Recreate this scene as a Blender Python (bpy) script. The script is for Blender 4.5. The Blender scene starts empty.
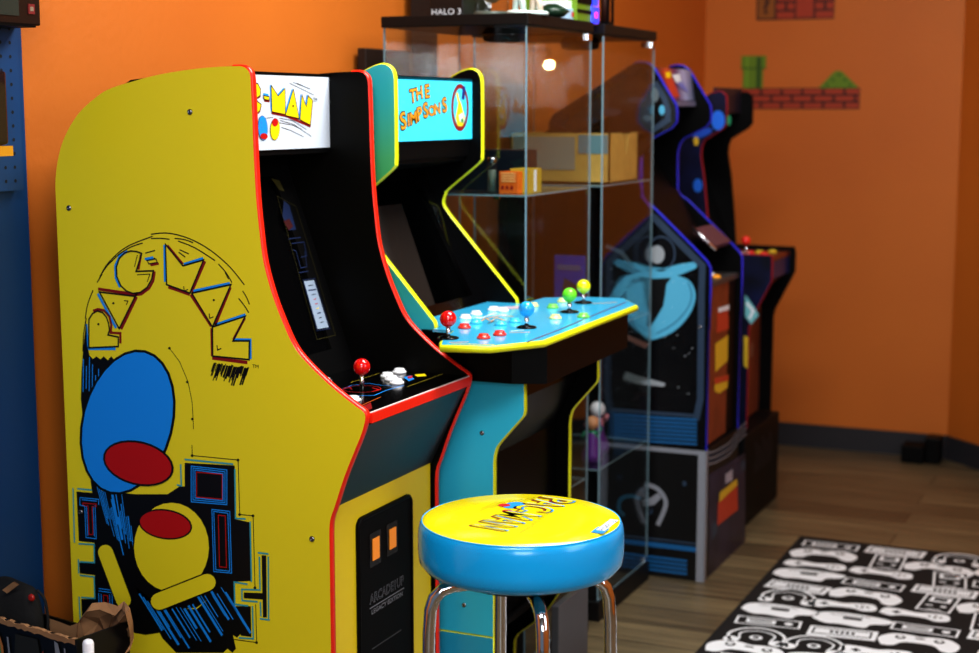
import bpy, bmesh, math, random
from mathutils import Vector, Matrix
from mathutils.geometry import tessellate_polygon
random.seed(7)
PI = math.pi
COL = bpy.context.scene.collection
H = 1.39                      # camera height; numbers below are relative to the camera, H is added when linking
# ------------------------------------------------------------------ camera maths (surveying the photo)
FPX, CX, CY = 1550.0, 489.5, 326.5
PITCH = math.atan2(CY - 110, FPX)
YAW = math.atan2(1185 - CX, math.hypot(FPX, CY - 110))
CF = Vector((-math.sin(YAW)*math.cos(PITCH), math.cos(YAW)*math.cos(PITCH), -math.sin(PITCH)))
CR = Vector((math.cos(YAW), math.sin(YAW), 0))
CU = CR.cross(CF)
def ray(x, y): return CF + CR*((x-CX)/FPX) + CU*((CY-y)/FPX)
def at(x, y, ax, v):
    d = ray(x, y); return d*(v/d[ax])
def atp(x, y, P, N):
    d = ray(x, y); return d*(P.dot(N)/d.dot(N))
def crop(x0, y0, s): return lambda pts: [(x0 + p[0]/s, y0 + p[1]/s) for p in pts]
# ------------------------------------------------------------------ materials
def lin(c):
    def f(v):
        v /= 255.0
        return v/12.92 if v <= .04045 else ((v+.055)/1.055)**2.4
    return (f(c[0]), f(c[1]), f(c[2]), 1)
_m = {}
def mat(name, c, rough=.5, metal=0, spec=.5, coat=0, emit=0, bump=0, bscale=200, vary=0, vscale=3):
    if name in _m: return _m[name]
    m = bpy.data.materials.new(name); m.use_nodes = True
    nt = m.node_tree; b = nt.nodes['Principled BSDF']
    col = lin(c)
    b.inputs['Base Color'].default_value = col
    b.inputs['Roughness'].default_value = rough
    b.inputs['Metallic'].default_value = metal
    b.inputs['Specular IOR Level'].default_value = spec
    b.inputs['Coat Weight'].default_value = coat
    b.inputs['Coat Roughness'].default_value = .08
    if emit:
        b.inputs['Emission Color'].default_value = col
        b.inputs['Emission Strength'].default_value = emit
    if bump or vary:
        tc = nt.nodes.new('ShaderNodeTexCoord')
    if bump:
        n = nt.nodes.new('ShaderNodeTexNoise'); n.inputs['Scale'].default_value = bscale; n.inputs['Detail'].default_value = 4
        nt.links.new(tc.outputs['Object'], n.inputs['Vector'])
        bp = nt.nodes.new('ShaderNodeBump'); bp.inputs['Strength'].default_value = bump; bp.inputs['Distance'].default_value = .003
        nt.links.new(n.outputs['Fac'], bp.inputs['Height']); nt.links.new(bp.outputs['Normal'], b.inputs['Normal'])
    if vary:
        n = nt.nodes.new('ShaderNodeTexNoise'); n.inputs['Scale'].default_value = vscale; n.inputs['Detail'].default_value = 5
        nt.links.new(tc.outputs['Object'], n.inputs['Vector'])
        r = nt.nodes.new('ShaderNodeValToRGB')
        r.color_ramp.elements[0].position = .3; r.color_ramp.elements[1].position = .7
        r.color_ramp.elements[0].color = tuple(col[i]*(1-vary) for i in range(3)) + (1,)
        r.color_ramp.elements[1].color = tuple(min(1, col[i]*(1+vary)) for i in range(3)) + (1,)
        nt.links.new(n.outputs['Fac'], r.inputs['Fac']); nt.links.new(r.outputs['Color'], b.inputs['Base Color'])
    _m[name] = m; return m
def gradient_mat(name, stops, z0, z1, rough=.35, axis='Z'):
    m = bpy.data.materials.new(name); m.use_nodes = True; nt = m.node_tree; b = nt.nodes['Principled BSDF']
    b.inputs['Roughness'].default_value = rough
    tc = nt.nodes.new('ShaderNodeTexCoord'); sp = nt.nodes.new('ShaderNodeSeparateXYZ'); mr = nt.nodes.new('ShaderNodeMapRange')
    mr.inputs['From Min'].default_value = z0; mr.inputs['From Max'].default_value = z1
    r = nt.nodes.new('ShaderNodeValToRGB'); e = r.color_ramp.elements
    e[0].position, e[0].color = stops[0][0], lin(stops[0][1]); e[1].position, e[1].color = stops[-1][0], lin(stops[-1][1])
    for p, c in stops[1:-1]:
        q = e.new(p); q.color = lin(c)
    nt.links.new(tc.outputs['Object'], sp.inputs[0]); nt.links.new(sp.outputs[axis], mr.inputs['Value'])
    nt.links.new(mr.outputs['Result'], r.inputs['Fac']); nt.links.new(r.outputs['Color'], b.inputs['Base Color'])
    return m
YEL = mat('yellow_laminate', (238, 222, 40), .34, bump=.03, bscale=400)
YELD = mat('yellow_coin_panel', (228, 208, 30), .4)
BLK = mat('black_laminate', (5, 5, 6), .45, spec=.12)
BLKM = mat('black_matte', (4, 4, 5), .6, spec=.12)
BLKG = mat('black_gloss', (4, 4, 5), .14, spec=.28)
INK = mat('black_ink', (6, 6, 8), .4)
RED = mat('red_molding', (235, 42, 20), .3)
INKR = mat('red_ink', (190, 18, 22), .4)
INKD = mat('dark_red_ink', (140, 12, 18), .4)
INKB = mat('blue_ink', (25, 150, 245), .4)
INKC = mat('cyan_ink', (60, 165, 185), .4)
WHT = mat('white_plastic', (240, 242, 250), .25, coat=.4)
INKW = mat('white_ink', (225, 235, 245), .5)
CHR = mat('chrome', (225, 228, 235), .06, metal=1)
STL = mat('screw_steel', (150, 150, 155), .25, metal=1)
REDB = mat('red_ball', (225, 12, 16), .12, coat=.6)
LIME = mat('lime_molding', (222, 232, 30), .35)
# ------------------------------------------------------------------ mesh builder
class MB:
    def __init__(s): s.v = []; s.f = []; s.mi = []; s.ms = []; s.sm = []
    def m(s, material):
        if material not in s.ms: s.ms.append(material)
        return s.ms.index(material)
    def add(s, vs, fs, material, smooth=False):
        o = len(s.v); k = s.m(material)
        s.v += [Vector(v) for v in vs]
        for f in fs: s.f.append(tuple(i+o for i in f)); s.mi.append(k); s.sm.append(smooth)
        return s
    def box(s, x0, x1, y0, y1, z0, z1, material, M=None):
        vs = [Vector((x, y, z)) for z in (z0, z1) for y in (y0, y1) for x in (x0, x1)]
        if M: vs = [M @ v for v in vs]
        return s.add(vs, [(0,2,3,1),(4,5,7,6),(0,1,5,4),(2,6,7,3),(0,4,6,2),(1,3,7,5)], material)
    def prism(s, pts, a, b, axis, material, smooth=False, capmat=None):
        """pts 2-D outline; axis 'Y': (x,z) swept in y; 'X': (y,z) swept in x; 'Z': (x,y) swept in z"""
        def P(p, t): return {'Y': (p[0], t, p[1]), 'X': (t, p[0], p[1]), 'Z': (p[0], p[1], t)}[axis]
        n = len(pts); tri = tessellate_polygon([[Vector((p[0], p[1], 0)) for p in pts]])
        vs = [P(p, a) for p in pts] + [P(p, b) for p in pts]
        s.add(vs, [t for t in tri] + [tuple(i+n for i in reversed(t)) for t in tri], capmat or material)
        s.add(vs, [(i, (i+1) % n, (i+1) % n + n, i+n) for i in range(n)], material, smooth)
        return s
    def flat(s, pts3, material, off=Vector((0,0,0))):
        """flat polygon from 3-D points"""
        tri = tessellate_polygon([[Vector(p) for p in pts3]])
        return s.add([Vector(p)+off for p in pts3], [tuple(t) for t in tri], material)
    def line(s, pts3, w, N, material, closed=False, off=Vector((0,0,0))):
        """flat ribbon of width w in the plane with normal N"""
        P = [Vector(p) for p in pts3]; n = len(P); L = []; R = []
        for i in range(n):
            a = P[i-1] if (i > 0 or closed) else P[i]
            b = P[(i+1) % n] if (i < n-1 or closed) else P[i]
            d1 = (P[i]-a); d2 = (b-P[i])
            if d1.length < 1e-9: d1 = d2
            if d2.length < 1e-9: d2 = d1
            d1 = d1.normalized(); d2 = d2.normalized()
            t = (d1+d2); t = t.normalized() if t.length > 1e-6 else d1
            q = N.cross(t).normalized(); c = max(.45, abs(q.dot(N.cross(d1).normalized())))
            L.append(P[i]+q*(w/2/c)+off); R.append(P[i]-q*(w/2/c)+off)
        fs = [(i, (i+1) % n, (i+1) % n + n, i+n) for i in range(n if closed else n-1)]
        return s.add(L+R, fs, material)
    def tube(s, pts, r, material, seg=12, closed=False, cap=True):
        P = [Vector(p) for p in pts]; n = len(P); rs = r if isinstance(r, (list, tuple)) else [r]*n
        vs = []; up = Vector((0,0,1)); prev = None
        for i in range(n):
            a = P[i-1] if (i > 0 or closed) else P[i]; b = P[(i+1) % n] if (i < n-1 or closed) else P[i]
            t = (b-a).normalized()
            if prev is None:
                x = t.cross(up) if abs(t.dot(up)) < .95 else t.cross(Vector((1,0,0)))
            else: x = prev - t*prev.dot(t)
            x.normalize(); prev = x; y = t.cross(x)
            for k in range(seg):
                an = 2*PI*k/seg; vs.append(P[i] + (x*math.cos(an)+y*math.sin(an))*rs[i])
        fs = []
        for i in range(n if closed else n-1):
            j = (i+1) % n
            for k in range(seg): fs.append((i*seg+k, i*seg+(k+1) % seg, j*seg+(k+1) % seg, j*seg+k))
        if cap and not closed: fs += [tuple(range(seg-1, -1, -1)), tuple((n-1)*seg+k for k in range(seg))]
        return s.add(vs, fs, material, True)
    def lathe(s, prof, c, material, seg=32, M=None, mats=None):
        """prof (r,z) list around vertical axis through c"""
        c = Vector(c); vs = []; n = len(prof)
        for r, z in prof:
            for k in range(seg):
                an = 2*PI*k/seg; v = Vector((r*math.cos(an), r*math.sin(an), z))
                vs.append((M @ v if M else v)+c)
        for i in range(n-1):
            q = mats[i] if mats else material
            s.add(vs[i*seg:(i+2)*seg], [(k, (k+1) % seg, (k+1) % seg+seg, k+seg) for k in range(seg)], q, True)
        s.add(vs[:seg], [tuple(range(seg-1, -1, -1))], mats[0] if mats else material)
        s.add(vs[-seg:], [tuple(range(seg))], mats[-1] if mats else material)
        return s
    def sphere(s, c, r, material, seg=20, sc=(1,1,1)):
        n = seg//2; c = Vector(c)
        prof = [(r*math.sin(PI*i/n), -r*math.cos(PI*i/n)) for i in range(1, n)]
        vs = []; fs = []
        for rr, z in prof:
            for k in range(seg):
                an = 2*PI*k/seg; vs.append(c+Vector((rr*math.cos(an)*sc[0], rr*math.sin(an)*sc[1], z*sc[2])))
        b = len(vs); vs += [c+Vector((0,0,-r*sc[2])), c+Vector((0,0,r*sc[2]))]
        for i in range(n-2):
            for k in range(seg): fs.append((i*seg+k, i*seg+(k+1) % seg, (i+1)*seg+(k+1) % seg, (i+1)*seg+k))
        for k in range(seg):
            fs.append((b, (k+1) % seg, k)); fs.append((b+1, (n-2)*seg+k, (n-2)*seg+(k+1) % seg))
        return s.add(vs, fs, material, True)
WL = {}
def obj(name, mb, parent=None, label=None, cat=None, group=None, kind=None, bevel=0, weld=True, recalc=True):
    me = bpy.data.meshes.new(name)
    if parent: base = WL[parent.name]
    else:
        xs = [v.x for v in mb.v]; ys = [v.y for v in mb.v]; zs = [v.z for v in mb.v]
        base = Vector(((min(xs)+max(xs))/2, (min(ys)+max(ys))/2, min(zs)))
    me.from_pydata([v-base for v in mb.v], [], mb.f)
    for m_ in mb.ms: me.materials.append(m_)
    for p, k, sm in zip(me.polygons, mb.mi, mb.sm): p.material_index = k; p.use_smooth = sm
    if weld:
        bm = bmesh.new(); bm.from_mesh(me)
        bmesh.ops.remove_doubles(bm, verts=bm.verts, dist=1e-5)
        if recalc: bmesh.ops.recalc_face_normals(bm, faces=bm.faces)
        bm.to_mesh(me); bm.free()
    me.update()
    o = bpy.data.objects.new(name, me); COL.objects.link(o)
    if parent: o.parent = parent; o.location = (0,0,0)
    else: o.location = base + Vector((0,0,H))
    WL[o.name] = base
    if bevel:
        b = o.modifiers.new('bevel', 'BEVEL'); b.width = bevel; b.segments = 2; b.limit_method = 'ANGLE'; b.angle_limit = math.radians(40)
    if label: o['label'] = label
    if cat: o['category'] = cat
    if group: o['group'] = group
    if kind: o['kind'] = kind
    return o
def thing(name, base, label, cat, group=None):
    o = bpy.data.objects.new(name, None); COL.objects.link(o); base = Vector(base)
    o.location = base + Vector((0,0,H)); o.empty_display_size = .1
    o['label'] = label; o['category'] = cat
    if group: o['group'] = group
    WL[o.name] = base
    return o
def smooth(pts, n=4):
    """Catmull-Rom through an open list"""
    out = []; P = [Vector((p[0], p[1])) for p in pts]
    for i in range(len(P)-1):
        p0 = P[max(0, i-1)]; p1 = P[i]; p2 = P[i+1]; p3 = P[min(len(P)-1, i+2)]
        for k in range(n):
            t = k/n
            q = .5*((2*p1)+(-p0+p2)*t+(2*p0-5*p1+4*p2-p3)*t*t+(-p0+3*p1-3*p2+p3)*t**3)
            out.append((q.x, q.y))
    out.append(tuple(P[-1])); return out
def sm3(pts, n=5):
    return [(x, y) for x, y in smooth(pts, n)]
def panel(pts, a, b): return lambda m: MB().prism(pts, a, b, 'Y', m)
def trim_strip(pts, a, b, material, bulge=.003, xmin=-99):
    zlo = min(p[1] for p in pts)
    skip = lambda p, q: (p.x+q.x)/2 < xmin or max(p.y, q.y) < zlo+.004
    """rounded edge moulding following an outline (x,z) between y=a and y=b"""
    n = len(pts); P = [Vector(p) for p in pts]
    area = sum(P[i].x*P[(i+1) % n].y-P[(i+1) % n].x*P[i].y for i in range(n)); sg = 1 if area > 0 else -1
    mb = MB(); rows = []
    cs = [(a, 0), (a+(b-a)*.12, .8), (a+(b-a)*.5, 1.15), (a+(b-a)*.88, .8), (b, 0)]
    for i in range(n):
        t = (P[(i+1) % n]-P[i-1]); t = t.normalized() if t.length > 1e-9 else Vector((1, 0))
        nn = Vector((t.y, -t.x))*sg
        rows.append([(P[i].x+nn.x*bulge*k, y, P[i].y+nn.y*bulge*k) for y, k in cs])
    vs = [v for r in rows for v in r]; fs = []
    for i in range(n):
        j = (i+1) % n
        if skip and skip(P[i], P[j]): continue
        for k in range(4): fs.append((i*5+k, i*5+k+1, j*5+k+1, j*5+k))
    mb.add(vs, fs, material, True); return mb
def text_into(mb, s, O, X, Y, size, material, off=Vector((0,0,0)), bold=0, spacing=1.0, width=None, align='CENTER', xs=1.0):
    cu = bpy.data.curves.new('txt', 'FONT'); cu.body = s; cu.size = 1; cu.offset = bold; cu.space_character = spacing
    cu.align_x = align; cu.align_y = 'CENTER'; cu.resolution_u = 3
    ob = bpy.data.objects.new('txt', cu); COL.objects.link(ob)
    dg = bpy.context.evaluated_depsgraph_get(); me = ob.evaluated_get(dg).to_mesh()
    vs = [v.co.copy() for v in me.vertices]; fs = [tuple(p.vertices) for p in me.polygons]
    ob.evaluated_get(dg).to_mesh_clear(); bpy.data.objects.remove(ob); bpy.data.curves.remove(cu)
    k = size
    if width and vs:
        w = max(v.x for v in vs)-min(v.x for v in vs); xs = width/(w*k)
    mb.add([Vector(O)+Vector(X)*v.x*k*xs+Vector(Y)*v.y*k+off for v in vs], fs, material)
def joystick(c, z, h, r, ballm, cab, washer=True, name='joystick'):
    """c=(x,y) on deck plane z"""
    j = MB(); x, y = c
    if washer: j.lathe([(.021, z), (.021, z+.0025), (.017, z+.004), (.006, z+.006)], (x, y, 0), BLKG, 28)
    j.tube([(x, y, z), (x, y, z+h)], .0042, CHR, 14)
    o = obj(name, j, cab)
    b = MB().sphere((x, y, z+h+r*.8), r, ballm, 28); obj('ball', b, o)
def button(c, z, material, cab, r=.0145):
    b = MB(); x, y = c
    b.lathe([(r, z), (r, z+.003), (r*.93, z+.0048), (r*.78, z+.0048), (r*.76, z+.0035), (r*.74, z+.0085), (r*.66, z+.0098)], (x, y, 0), material, 24)
    obj('button', b, cab)
def xz(pts, Y): return [(p.x, p.z) for p in (at(a, b, 1, Y) for a, b in pts)]
def screw(p, cab, N=Vector((0,-1,0)), r=.0055):
    M = N.to_track_quat('Z', 'Y').to_matrix()
    obj('screw', MB().lathe([(r, 0), (r, .0008), (r*.75, .0022), (r*.35, .003), (r*.3, .0015)], p, STL, 16, M=M), cab)

# ================================================================== SETTING
def plaster(name, c, dark):
    m = bpy.data.materials.new(name); m.use_nodes = True; nt = m.node_tree; b = nt.nodes['Principled BSDF']
    b.inputs['Roughness'].default_value = .55
    tc = nt.nodes.new('ShaderNodeTexCoord')
    n = nt.nodes.new('ShaderNodeTexNoise'); n.inputs['Scale'].default_value = 1.2; n.inputs['Detail'].default_value = 3
    r = nt.nodes.new('ShaderNodeValToRGB'); r.color_ramp.elements[0].color = lin(dark); r.color_ramp.elements[1].color = lin(c)
    r.color_ramp.elements[0].position = .3; r.color_ramp.elements[1].position = .6
    n2 = nt.nodes.new('ShaderNodeTexNoise'); n2.inputs['Scale'].default_value = 55; n2.inputs['Detail'].default_value = 3
    bp = nt.nodes.new('ShaderNodeBump'); bp.inputs['Strength'].default_value = .25; bp.inputs['Distance'].default_value = .004
    L = nt.links.new
    L(tc.outputs['Object'], n.inputs['Vector']); L(tc.outputs['Object'], n2.inputs['Vector'])
    L(n.outputs['Fac'], r.inputs['Fac']); L(r.outputs['Color'], b.inputs['Base Color'])
    L(n2.outputs['Fac'], bp.inputs['Height']); L(bp.outputs['Normal'], b.inputs['Normal'])
    return m
ORG = plaster('orange_paint', (203, 118, 38), (193, 108, 33))
def wall_x(y): return -2.03 + (y-2.4)*.05     # left wall runs almost along the row
YB = 6.33
XC = wall_x(YB); XD = -.80                    # corners of the back wall
def slab(p, q, z0, z1, t, m):                 # wall from p to q, thickness t outwards (left of p->q)
    d = (Vector(q)-Vector(p)).normalized(); n = Vector((-d.y, d.x))*t
    pts = [p, q, (q[0]+n.x, q[1]+n.y), (p[0]+n.x, p[1]+n.y)]
    return MB().prism(pts, z0, z1, 'Z', m)
CEIL = 1.15
obj('wall_left', slab((wall_x(-1.5), -1.5), (XC, YB), -H, CEIL, .1, ORG), kind='structure')
obj('wall_back', slab((XC, YB), (XD, YB), -H, CEIL, .1, ORG), kind='structure')
obj('wall_diagonal', slab((XD, YB), (XD+2.2, YB-2.2), -H, CEIL, .1, ORG), kind='structure')
obj('wall_right', slab((XD+2.2, YB-2.2), (XD+2.2, -1.5), -H, CEIL, .1, ORG), kind='structure')
obj('ceiling', MB().box(-2.3, 1.6, -1.5, 6.6, CEIL, CEIL+.1, mat('ceiling_tile', (120, 118, 112), .8)), kind='structure')
# floor: long grey-brown planks running across
fm = bpy.data.materials.new('wood_planks'); fm.use_nodes = True; nt = fm.node_tree; b = nt.nodes['Principled BSDF']; L = nt.links.new
tc = nt.nodes.new('ShaderNodeTexCoord'); br = nt.nodes.new('ShaderNodeTexBrick')
br.inputs['Scale'].default_value = 1; br.inputs['Brick Width'].default_value = 1.2; br.inputs['Row Height'].default_value = .15
br.inputs['Mortar Size'].default_value = .002; br.inputs['Color1'].default_value = lin((134, 122, 94)); br.inputs['Color2'].default_value = lin((98, 86, 66))
br.inputs['Mortar'].default_value = lin((46, 36, 26)); br.offset = .37
mp = nt.nodes.new('ShaderNodeMapping'); mp.inputs['Scale'].default_value = (1.6, 26, 1)
n = nt.nodes.new('ShaderNodeTexNoise'); n.inputs['Scale'].default_value = 1.5; n.inputs['Detail'].default_value = 6; n.inputs['Roughness'].default_value = .65
r = nt.nodes.new('ShaderNodeValToRGB'); r.color_ramp.elements[0].position = .32; r.color_ramp.elements[1].position = .68
r.color_ramp.elements[0].color = (.32, .31, .3, 1); r.color_ramp.elements[1].color = (1.15, 1.12, 1.05, 1)
mx = nt.nodes.new('ShaderNodeMix'); mx.data_type = 'RGBA'; mx.blend_type = 'MULTIPLY'; mx.inputs[0].default_value = .85
L(tc.outputs['Object'], br.inputs['Vector']); L(tc.outputs['Object'], mp.inputs['Vector']); L(mp.outputs['Vector'], n.inputs['Vector'])
L(n.outputs['Fac'], r.inputs['Fac']); L(br.outputs['Color'], mx.inputs[6]); L(r.outputs['Color'], mx.inputs[7]); L(mx.outputs[2], b.inputs['Base Color'])
b.inputs['Roughness'].default_value = .38
obj('floor', MB().box(-2.3, 1.6, -1.5, 6.6, -H-.1, -H, fm), kind='structure')
BB = mat('baseboard_rubber', (46, 46, 52), .45)
def base_run(p, q, name):
    d = (Vector(q)-Vector(p)).normalized(); n_ = Vector((d.y, -d.x))
    a = (p[0]+n_.x*.012, p[1]+n_.y*.012); c = (q[0]+n_.x*.012, q[1]+n_.y*.012)
    obj(name, MB().prism([p, q, c, a], -H, -H+.095, 'Z', BB), kind='structure')
base_run((wall_x(-1.5), -1.5), (XC, YB), 'baseboard_left')
base_run((XC, YB), (XD, YB), 'baseboard_back')
base_run((XD, YB), (XD+2.2, YB-2.2), 'baseboard_diagonal')
# dark brown for the left wall behind the display cases
def wl(y, off=0): return wall_x(y)+off
DB = mat('dark_brown_spare', (62, 30, 16), .5)

# ================================================================== YELLOW CABINET
Y0 = 2.36; W0 = .45; Y0b = Y0+W0; T = .016
cA = crop(0, 0, 2.969); cC = crop(250, 150, 3.26); cD = crop(240, 240, 2.969); cE = crop(290, 440, 2.72)
back = sm3(cA([(166, 600), (165, 530), (175, 460), (195, 400), (235, 335), (290, 285), (330, 262), (400, 240), (470, 222), (560, 207), (640, 199), (712, 196)]))
cor = smooth([(239.8, 66), (245, 67.6), (249, 72), (250.5, 78)], 3)
front = sm3([(250.5, 78), (252.2, 115), (253.5, 150), (256, 196), (259.5, 232)] + [(263.8, 263.5), (273, 297), (283.7, 324.8), (293, 345), (305, 361), (327.8, 383.6), (345, 398)], 4)
low = smooth([(355, 406), (363, 411.5), (365.3, 417), (363.5, 427), (359.6, 438.7), (345, 475), (334, 509)], 3) + smooth([(334, 509), (331, 517), (329.6, 525), (329.3, 536)], 3)
P0 = xz(back + cor[1:] + front[1:] + low[1:], Y0)
xb = -1.945; xf = P0[-1][0]
P0 = [(xb, -H)] + [p for p in P0] + [(xf, -H+.03), (xf-.012, -H)]
# thin out duplicates
def clean(pts, d=.0015):
    o = [pts[0]]
    for p in pts[1:]:
        if math.hypot(p[0]-o[-1][0], p[1]-o[-1][1]) > d: o.append(p)
    return o
P0 = clean(P0)
cab = thing('arcade_cabinet', ((xb+xf)/2, (Y0+Y0b)/2, -H), 'yellow upright arcade cabinet with red edge trim, white sign and one red joystick', 'arcade machine')
near = obj('side_panel', MB().prism(P0, Y0, Y0+T, 'Y', YEL), cab, label='yellow printed side panel')
far = obj('side_panel', MB().prism(P0, Y0b-T, Y0b, 'Y', BLK), cab, label='side panel with black inner face')
obj('edge_trim', trim_strip(P0, Y0, Y0+T, RED, xmin=-1.545), near)
obj('edge_trim', trim_strip(P0, Y0b-T, Y0b, RED, xmin=-1.545), far)
yi, yo = Y0+T, Y0b-T
# ---- printed side art (polygons traced on the panel plane)
art = MB(); NY = Vector((0, -1, 0))
def pl(pts, m, layer, Y=Y0): art.flat([at(a, b, 1, Y) for a, b in pts], m, NY*(.0004*layer))
def ln(pts, w, m, layer, closed=False, Y=Y0): art.line([at(a, b, 1, Y) for a, b in pts], w, NY, m, closed, NY*(.0004*layer))
PX = Y0*1.42/1550  # metres per photo pixel on this panel
def ell(cx, cy, rx, ry, rot=0, n=28): return [(cx+rx*math.cos(t)*math.cos(rot)-ry*math.sin(t)*math.sin(rot), cy+rx*math.cos(t)*math.sin(rot)+ry*math.sin(t)*math.cos(rot)) for t in [2*PI*i/n for i in range(n)]]
A = crop(50, 210, 2.967); B = crop(50, 430, 2.929); C = crop(75, 225, 4.66); D = crop(155, 225, 3.73); E_ = crop(65, 455, 3.3); F = crop(165, 445, 3.14)
bw = 1.4*PX
# letters, left to right round the arch
Pp = [(65,572),(203,566),(203,522),(155,512),(162,490),(158,460),(148,430),(130,408),(105,400),(82,413),(66,440)]
ln(C(Pp), bw, INK, 2, True)
ln(C([(54,462),(60,577),(190,577)]), 2.2*PX, INKB, 1); ln(C([(85,400),(108,392),(135,398),(160,425),(170,465),(167,502),(212,504),(212,552)]), 2.2*PX, INKD, 1)
ln(C([(115,312),(282,332),(207,483)]), bw, INK, 2, True)
ln(C([(108,298),(292,325)]), 2.6*PX, INKD, 1); ln(C([(288,335),(215,485)]), 2.6*PX, INKD, 1); ln(C([(107,320),(192,480)]), 2.6*PX, INKB, 1)
ln(C([(230,352),(248,354),(240,372)]), .8*PX, INK, 2)
Cc = [(312,133),(290,124),(262,121),(232,130),(207,156),(194,195),(196,240),(214,282),(240,307),(272,319),(306,314),(338,290),(358,254),(366,213),(286,216)]
ln(C(Cc), bw, INK, 2, True)
ln(C([(245,122),(208,146),(188,190),(190,245),(210,290)]), 2.2*PX, INKB, 1); ln(C([(372,216),(366,258),(346,295),(310,322),(280,326)]), 2.2*PX, INKD, 1); ln(C([(308,138),(296,208)]), 2.2*PX, INKD, 1)
ln(C([(292,140),(278,195)]), .7*PX, INK, 2); ln(C([(290,232),(350,228),(338,265)]), .7*PX, INK, 2)
pl(C([(325,153),(365,146),(368,156),(328,164)]), INKB, 2); ln(C([(338,165),(378,158),(385,174),(345,181)]), .9*PX, INK, 2, True); pl(C([(350,182),(390,174),(393,184),(355,192)]), INKD, 2)
ln(D([(40,72),(105,152),(182,130),(131,254),(44,222)]), bw, INK, 2, True)
ln(D([(36,74),(38,212)]), 2.4*PX, INKB, 1); ln(D([(46,76),(104,146)]), 2.4*PX, INKD, 1); ln(D([(108,147),(180,124)]), 2.4*PX, INKB, 1); ln(D([(187,135),(137,250)]), 2.4*PX, INKD, 1); ln(D([(50,231),(130,259)]), 2.6*PX, INKD, 1)
ln(D([(138,254),(284,222),(215,380)]), bw, INK, 2, True)
ln(D([(143,247),(280,218)]), 2.6*PX, INKB, 1); ln(D([(282,232),(224,374)]), 2.6*PX, INKD, 1); ln(D([(133,260),(210,378)]), 2.2*PX, INKD, 1)
ln(D([(215,380),(338,340),(292,432),(353,432),(352,502),(216,489)]), bw, INK, 2, True)
ln(D([(224,373),(338,335)]), 2.6*PX, INKB, 1); ln(D([(336,346),(292,428)]), 2.2*PX, INKD, 1); ln(D([(296,427),(356,428),(357,500)]), 2.2*PX, INKB, 1); ln(D([(214,496),(345,513)]), 2.8*PX, INKD, 1); ln(D([(211,385),(213,490)]), 2.2*PX, INKD, 1)
for q in [(108,236),(203,338),(232,456)]:
    ln(D([(q[0]-0, q[1]-8), (q[0]+2, q[1]+10), (q[0]+16, q[1]+4)]), .8*PX, INK, 2)
for q, fr in (((220,280), D), ((180,364), C), ((110,462), C)):
    x, y = fr([q])[0]; pl(ell(x, y, 1.1, 1.1, n=10), INK, 2)
for i in range(34):
    x = 222+i*3.9; a = random.uniform(0, 22); l = random.uniform(25, 70)
    ln(D([(x, 512+a*.4+i*.5), (x-l*.33, 512+a*.4+l+i*.5)]), random.uniform(.6, 1.6)*PX, INK, 2)
text_into(art, 'TM', at(*D([(376, 528)])[0], 1, Y0), (1,0,0), (0,0,1), 4.6*PX, INK, NY*.0008)
for pts in ([(300,72),(340,68),(380,74),(430,92),(480,122),(525,160),(552,190),(577,222)], [(145,207),(165,168),(200,130),(240,103),(305,78)], [(380,92),(430,112),(490,150)], [(500,160),(522,185),(540,215)],
            [(560,262),(578,285),(590,305)], [(572,240),(584,260),(592,280)], [(175,160),(205,132),(240,110),(275,98)], [(300,85),(328,84),(355,87)], [(105,322),(112,280),(128,238)], [(98,420),(100,370),(108,320)],
            [(283,128),(312,120)], [(286,150),(312,143)], [(385,118),(412,130)], [(382,125),(402,140)], [(520,185),(530,205)], [(148,198),(170,165),(188,148)], [(370,84),(400,88),(425,97)], [(140,215),(155,190)]):
    ln(A(smooth(pts, 3)), 1.0*PX, INK, 1)
# long dark sweep with streaks and the maze blocks
pl(A([(108,330),(100,400),(94,480),(92,560),(97,610),(125,620),(170,520),(205,450),(198,436),(190,444),(182,434),(172,446),(160,434),(150,443),(138,434),(128,442),(118,432),(110,400)]), INK, 1)
for i in range(9):
    x = 100+i*9; ln(A([(x, 470+i*3+random.uniform(-40, 10)), (x-1, 520+random.uniform(0, 40))]), 1.0*PX, INKB, 2)
maze = [(150,178),(250,188),(345,188),(380,165),(395,165),(395,96),(541,104),(546,262),(584,270),(592,442),(540,444),(540,516),(588,516),(590,606),(560,602),(540,560),(470,490),(430,520),(330,530),(345,590),(280,600),(200,585),(95,575),(92,495),(130,495),(132,425),(88,420),(86,388),(130,388),(130,330),(85,325),(78,180),(124,184),(108,60)]
pl(B(maze), INK, 1)
pl(B([(250,460),(330,520),(430,525),(480,480),(565,590),(548,608),(536,600),(545,640),(535,652),(520,640),(508,652),(370,652),(330,610)]), INK, 1)
for i in range(17):                                              # streaks in the sweep, upper
    u = i/16; x0 = 118+u*110; y0 = 85+u*95; x1 = 190+u*62; y1 = 330+u*60
    a = random.uniform(0, .45); c = random.uniform(.5, 1)
    ln(B([(x0+(x1-x0)*t, y0+(y1-y0)*t+18*math.sin(t*2.2)) for t in [a+(c-a)*k/5 for k in range(6)]]), random.choice([.8, 1, 1.3, 2.6])*PX, INKB, 2)
for i in range(22):                                              # lower streaks
    x = 262+i*12; y = 470+max(0, 60-abs(i-8)*7)+random.uniform(-10, 18); l = random.uniform(50, 125)
    l = min(l, (648-y)); ln(B([(x, y), (x+l*.62, y+l)]), random.choice([.9, 1.1, 1.8, 2.6])*PX, INKB, 2)
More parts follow.
